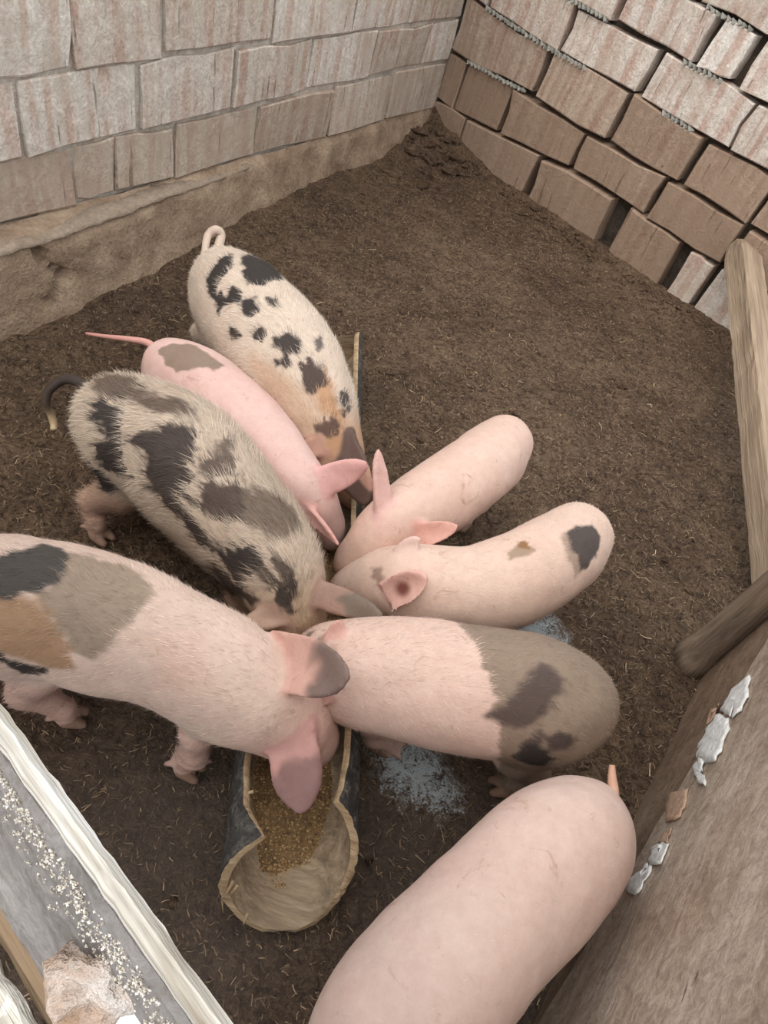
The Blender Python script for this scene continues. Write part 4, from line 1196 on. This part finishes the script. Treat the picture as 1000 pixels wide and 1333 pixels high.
# 4: large pig at the left edge
pig('patched_piglet', 'large piglet cut by the left edge with slate, grey and ginger rear and pink front',
    [(-48, 782, .205, 68), (5, 784, .21, 80), (75, 796, .21, 82), (148, 815, .21, 79), (228, 846, .21, 71), (294, 882, .205, 71), (334, 906, .20, 60)],
    [(374, 930, .17, 44), (397, 950, .13, 30), (411, 970, .095, 20)],
    [ear((376, 862), (460, 883), 44, (222, 178, 164), .075, 0, tip=(134, 114, 106), tip_at=.5, cup=.3),
     ear((380, 972), (394, 1060), 38, (216, 168, 160), .0, 0, tip=(158, 124, 120), tip_at=.2, cup=-.1)],
    base=(230, 205, 190), mat='coat_hairy', headcol=(226, 190, 176),
    patches=[
        (k5((185, 62), (300, 90), (400, 140), (418, 200), (400, 240), (310, 320), (250, 385), (190, 345), (150, 270), (100, 240), (100, 190), (165, 150)), (168, 150, 132), .005),
        (k5((-90, 195), (0, 200), (100, 195), (150, 265), (190, 345), (200, 400), (130, 402), (50, 372), (0, 355), (-90, 340)), (178, 144, 114), .006),
        (k5((-90, 120), (0, 95), (60, 60), (120, 45), (180, 55), (188, 110), (160, 160), (100, 195), (0, 195), (-90, 190)), (84, 79, 74)),
        (k5((-60, 350), (0, 358), (60, 380), (135, 402), (125, 425), (60, 425), (0, 385), (-60, 370)), (64, 58, 55)),
        (k5((410, 320), (520, 330), (560, 430), (500, 480), (430, 440)), (228, 196, 180), .02)],
    feet={'hindr': (86, 936, 0), 'forer': (238, 1000, 0), 'hindl': (40, 850, 0)}, legcol=(224, 190, 176), hairs=20000, hair_len=.013, ragged=.005, hair_gain=1.08, seed=4,
    tail=[(-105, 770, .23), (-125, 778, .21), (-135, 800, .18)])

# 5: plain pink pig right of the trough
pig('pink_piglet', 'plain pink piglet right of the trough with one upright narrow ear',
    [(655, 580, .19, 38), (615, 617, .195, 46), (565, 652, .19, 46), (532, 672, .185, 40), (510, 684, .18, 33)],
    [(490, 700, .165, 27), (466, 720, .13, 18), (449, 736, .10, 11)],
    [ear((498, 662), (491, 584), 14, (230, 192, 184), .03, 30, cup=.3),
     ear((540, 700), (600, 683), 19, (226, 178, 166), .03, 0, cup=.35)],
    base=(228, 200, 186), hairs=3000, hair_len=.005, seed=5, stance=.1, snoutcol=(216, 160, 138), headcol=(226, 194, 178))

# 6: pink pig with a dark rump spot
k4 = lambda *p_: crop(p_, 2.273, 380, 500)
pig('pink_piglet', 'pink piglet right of the trough with one dark round rump spot',
    [(752, 700, .19, 43), (722, 726, .195, 50), (675, 753, .195, 55), (620, 768, .19, 52), (565, 766, .185, 48), (530, 758, .18, 43)],
    [(500, 756, .155, 33), (470, 760, .12, 22), (448, 766, .095, 14)],
    [ear((517, 770), (558, 748), 25, (230, 188, 176), .03, 0, cup=.6, inner=(128, 76, 66)),
     ear((526, 716), (548, 699), 13, (228, 198, 186), .01)],
    base=(229, 202, 186), mat='coat_hairy',
    patches=[(k4((795, 440), (830, 415), (860, 420), (870, 560), (850, 575), (815, 520)), (172, 150, 134), .004),
             (k4((825, 430), (850, 403), (895, 403), (928, 450), (916, 505), (880, 548), (862, 562), (852, 500), (826, 480)), (84, 74, 70)),
             (k4((638, 485), (680, 458), (712, 480), (700, 502), (650, 516)), (172, 150, 128), .002),
             (k4((222, 540), (250, 533), (264, 570), (245, 604), (223, 580)), (166, 140, 126), .003),
             (k4((672, 455), (690, 450), (692, 468), (676, 470)), (150, 112, 76), .002)],
    hairs=8000, hair_len=.009, ragged=.003, seed=6, stance=.1, snoutcol=(206, 156, 142))

# 7: pig with grey hindquarters
k6 = lambda *p_: crop(p_, 2.273, 400, 780)
pig('grey_backed_piglet', 'piglet with pink front and brown-grey hindquarters, nearest the wet patches',
    [(742, 918, .20, 58), (706, 914, .205, 74), (650, 904, .205, 77), (590, 894, .205, 76), (520, 882, .20, 69), (462, 874, .19, 62), (440, 868, .175, 50)],
    [(420, 858, .14, 34), (405, 856, .105, 22), (394, 857, .08, 15)],
    [ear((434, 826), (447, 804), 15, (228, 184, 172), .01),
     ear((424, 902), (402, 918), 18, (206, 164, 152), .0)],
    base=(229, 200, 186), mat='coat_hairy',
    patches=[(('rear', (620, 835), (650, 965)), (152, 134, 118), .003),
             (k6((560, 330), (640, 230), (700, 195), (758, 240), (742, 290), (700, 352), (640, 382), (570, 382), (540, 352)), (94, 80, 74), .006),
             (k6((712, 420), (750, 393), (792, 420), (772, 457), (722, 457)), (84, 72, 68), .004),
             (k6((640, 420), (690, 388), (708, 410), (660, 452), (618, 447)), (96, 82, 76), .004),
             (k6((640, 470), (700, 462), (728, 485), (690, 510), (648, 500)), (58, 52, 50), .003),
             (('ball', (694, 990), 22), (62, 56, 54), .004),
             ([(385, 830), (405, 815), (418, 830), (408, 850), (395, 860)], (140, 120, 106), .006)],
    feet={'forel': (505, 978, 0)}, hairs=16000, hair_len=.011, ragged=.004, seed=7, tail=[(782, 925, .225), (790, 938, .20), (788, 956, .17)], tail_cols=[(140, 122, 108), (120, 104, 94)])

# 8: large plain pig at the bottom
pig('large_pink_piglet', 'large plain pale pink piglet walking out of the bottom of the picture',
    [(752, 1086, .205, 70), (715, 1118, .21, 84), (660, 1175, .21, 88), (600, 1240, .21, 92), (545, 1296, .205, 94), (500, 1345, .20, 84)],
    [(462, 1382, .17, 56), (435, 1402, .14, 36), (415, 1414, .12, 22)],
    [ear((500, 1392), (560, 1440), 36), ear((432, 1376), (395, 1390), 24)],
    base=(230, 206, 195), hairs=5000, hair_len=.005, seed=8,
    tail=[(785, 1055, .235), (798, 1036, .245), (797, 1012, .25), (797, 996, .255)], tail_r=(.009, .0035), tail_cols=[(222, 184, 162), (214, 172, 148)])
